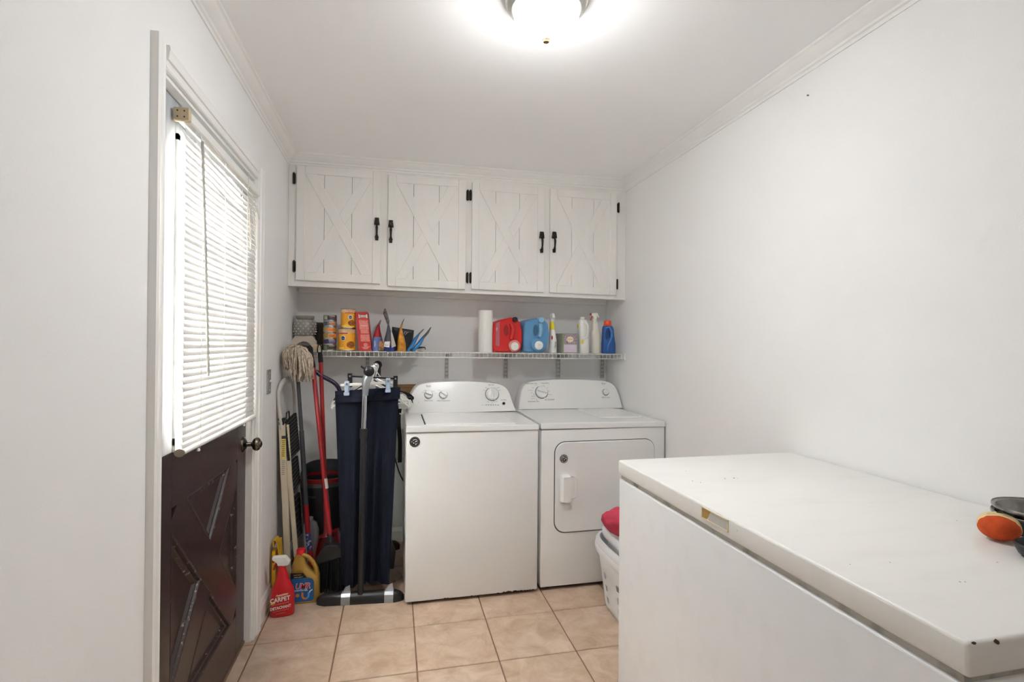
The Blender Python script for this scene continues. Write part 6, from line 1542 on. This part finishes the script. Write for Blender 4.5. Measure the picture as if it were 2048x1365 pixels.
obj('lip', B().box(x0_-0.005, x1_+0.005, 3.445, 3.487, zu0-0.012, zu0+0.008, 0.003).box(x0_-0.005, x1_+0.005, 3.445, 3.487, zu1-0.008, zu1+0.008, 0.003), mat('tray_grey', (186, 187, 190), 0.45), wb)
obj('support', B().box(x0_+0.01, x0_+0.03, 3.46, 3.48, 0.0005, zu0).box(x1_-0.03, x1_-0.01, 3.46, 3.48, 0.0005, zu0), mat('tray_grey', (186, 187, 190), 0.45), wb)
cb_ = [at(*p, Y=3.42) for p in ((781, 890), (787, 905), (792, 925), (799, 948), (808, 965), (822, 985))]
tag(obj('power_cord', B().tube(smooth_poly(cb_, 2), 0.0042, 8), M_black), 'black power cord running down the back wall beside the washing machine', 'cord')
# shoe / dark thing on floor behind the rack
sh_c = at(790, 1110, Z=0.02)
bx_ = thing('iron', 'flat dark clothes iron standing on the floor left of the washing machine', 'iron', (sh_c.x, 3.10, 0))
px0 = at(781, 1105, Y=3.10)
obj('sole_plate', B().prism([(px0.x+0.030, 3.08, 0.10), (px0.x-0.004, 3.08, 0.19), (px0.x-0.030, 3.08, 0.12), (px0.x-0.040, 3.08, 0.001), (px0.x+0.020, 3.08, 0.001)], (0, 0.008, 0)), mat('iron_plate', (120, 120, 126), 0.3, metal=0.7), bx_)
obj('shell', B().loft([[V((px0.x+a*f+0.0, 3.088+d_, z_*1.0+0.001)) for a, z_ in ((0.022, 0.10), (-0.006, 0.17), (-0.026, 0.11), (-0.032, 0.0), (0.014, 0.0))] for f, d_ in ((1, 0), (0.9, 0.03), (0.7, 0.05))]), M_black, bx_)
# rag on the floor under the trousers
rg_ = at(750, 1180, Z=0.03)
rag = B(); rr = []
for i, (f, z_) in enumerate(((1.0, 0.001), (0.96, 0.018), (0.80, 0.034), (0.5, 0.044), (0.15, 0.048))):
    rr.append([V((rg_.x+0.02+0.115*f*math.cos(2*PI*k/28)*(1+0.10*math.sin(3*2*PI*k/28+1)), 2.95+0.065*f*math.sin(2*PI*k/28)*(1+0.12*math.sin(5*2*PI*k/28)), z_+0.006*math.sin(4*2*PI*k/28+i)*(i > 0)*f+0.0)) for k in range(28)])
tag(obj('floor_rag', B().loft(rr), mat('rag_taupe', (150, 136, 124), 0.95, rgb2=(110, 80, 76), vs=16, thr=(0.55, 0.7), bump=0.5, bs=200)), 'crumpled taupe rag on the floor behind the rack foot', 'rag')

# ------------------------------------------------------------------ laundry baskets and cloth
M_bsk = mat('basket_white', (222, 223, 224), 0.4)
BCX, BCY = 1.232, 2.30
def basket(label, zb_, ztop_, rx, ry, holes=True, dx=0.0, dy=0.0):
    t = thing('laundry_basket', label, 'basket', (BCX+dx, BCY+dy, zb_), 'nested laundry baskets')
    cx_, cy_ = BCX+dx, BCY+dy; n = 72
    bx, by = rx*0.80, ry*0.80; hgt = ztop_-zb_
    if holes:
        rows = 9; R_ = []
        for i in range(rows+1):
            f = i/rows; R_.append(sring(cx_, cy_, zb_+0.012+(hgt-0.05)*f, bx+(rx*0.93-bx)*f, by+(ry*0.93-by)*f, n, 3.6))
        vs = [p for r in R_ for p in r]; fs = []
        for i in range(rows):
            for k in range(n):
                if 1 <= i <= rows-3 and i % 2 == 1 and k % 3 == 1: continue
                if 2 <= i <= rows-2 and i % 2 == 0 and k % 3 == 1 and False: continue
                j = (k+1) % n; fs.append((i*n+k, i*n+j, (i+1)*n+j, (i+1)*n+k))
        o = obj('side_wall', B().add(vs, fs, True), M_bsk, t, label='perforated side wall')
        md = o.modifiers.new('thick', 'SOLIDIFY'); md.thickness = 0.0025
        obj('bottom', B().loft([sring(cx_, cy_, zb_, bx*0.96, by*0.96, n, 3.6), sring(cx_, cy_, zb_+0.013, bx, by, n, 3.6)]), M_bsk, t)
    else:
        obj('side_wall', B().loft([sring(cx_, cy_, ztop_-0.10, rx*0.86, ry*0.86, n, 3.6), sring(cx_, cy_, ztop_-0.02, rx*0.92, ry*0.92, n, 3.6), sring(cx_, cy_, ztop_-0.02, rx*0.91, ry*0.91, n, 3.6), sring(cx_, cy_, ztop_-0.10, rx*0.85, ry*0.85, n, 3.6)], cap=False), M_bsk, t)
    rim = [sring(cx_, cy_, ztop_+dz, rx*f, ry*f, n, 3.6) for dz, f in ((-0.042, 0.935), (-0.040, 0.985), (-0.030, 1.0), (-0.012, 0.995), (0.0, 0.965), (-0.002, 0.925), (-0.014, 0.905), (-0.045, 0.900))]
    obj('rim', B().loft(rim, cap=False), M_bsk, t, label='rolled rim')
    return t
zt1 = 0.325
basket('lower white laundry basket with heart-shaped holes behind the freezer', 0.001, zt1-0.005, 0.245, 0.265)
basket('middle white laundry basket nested in the lower one', 0.05, zt1+0.020, 0.240, 0.260, False)
basket('upper white laundry basket tilted in the nested stack', 0.09, zt1+0.060, 0.213, 0.225, False, 0.012, 0.03)
rc = at(1226, 1044, Y=2.34)
R_ = []
for i, (f, z_) in enumerate(((0.35, -0.075), (0.65, -0.055), (0.86, -0.028), (1.0, 0.0), (0.97, 0.022), (0.80, 0.038), (0.45, 0.046), (0.1, 0.047))):
    R_.append([V((rc.x+0.075+(0.125*f)*math.cos(2*PI*k/36)*(1+0.06*math.sin(3*2*PI*k/36)), 2.34+0.10*f*math.sin(2*PI*k/36)*(1+0.08*math.sin(4*2*PI*k/36+1)), rc.z+z_+0.007*math.sin(6*2*PI*k/36+i*0.7)*f)) for k in range(36)])
tag(obj('pink_towel', B().loft(R_), mat('pink_cloth', (200, 62, 84), 0.95, var=0.25, vs=25, bump=0.5, bs=160)), 'crumpled pink-red towel on top of the white laundry baskets', 'towel')
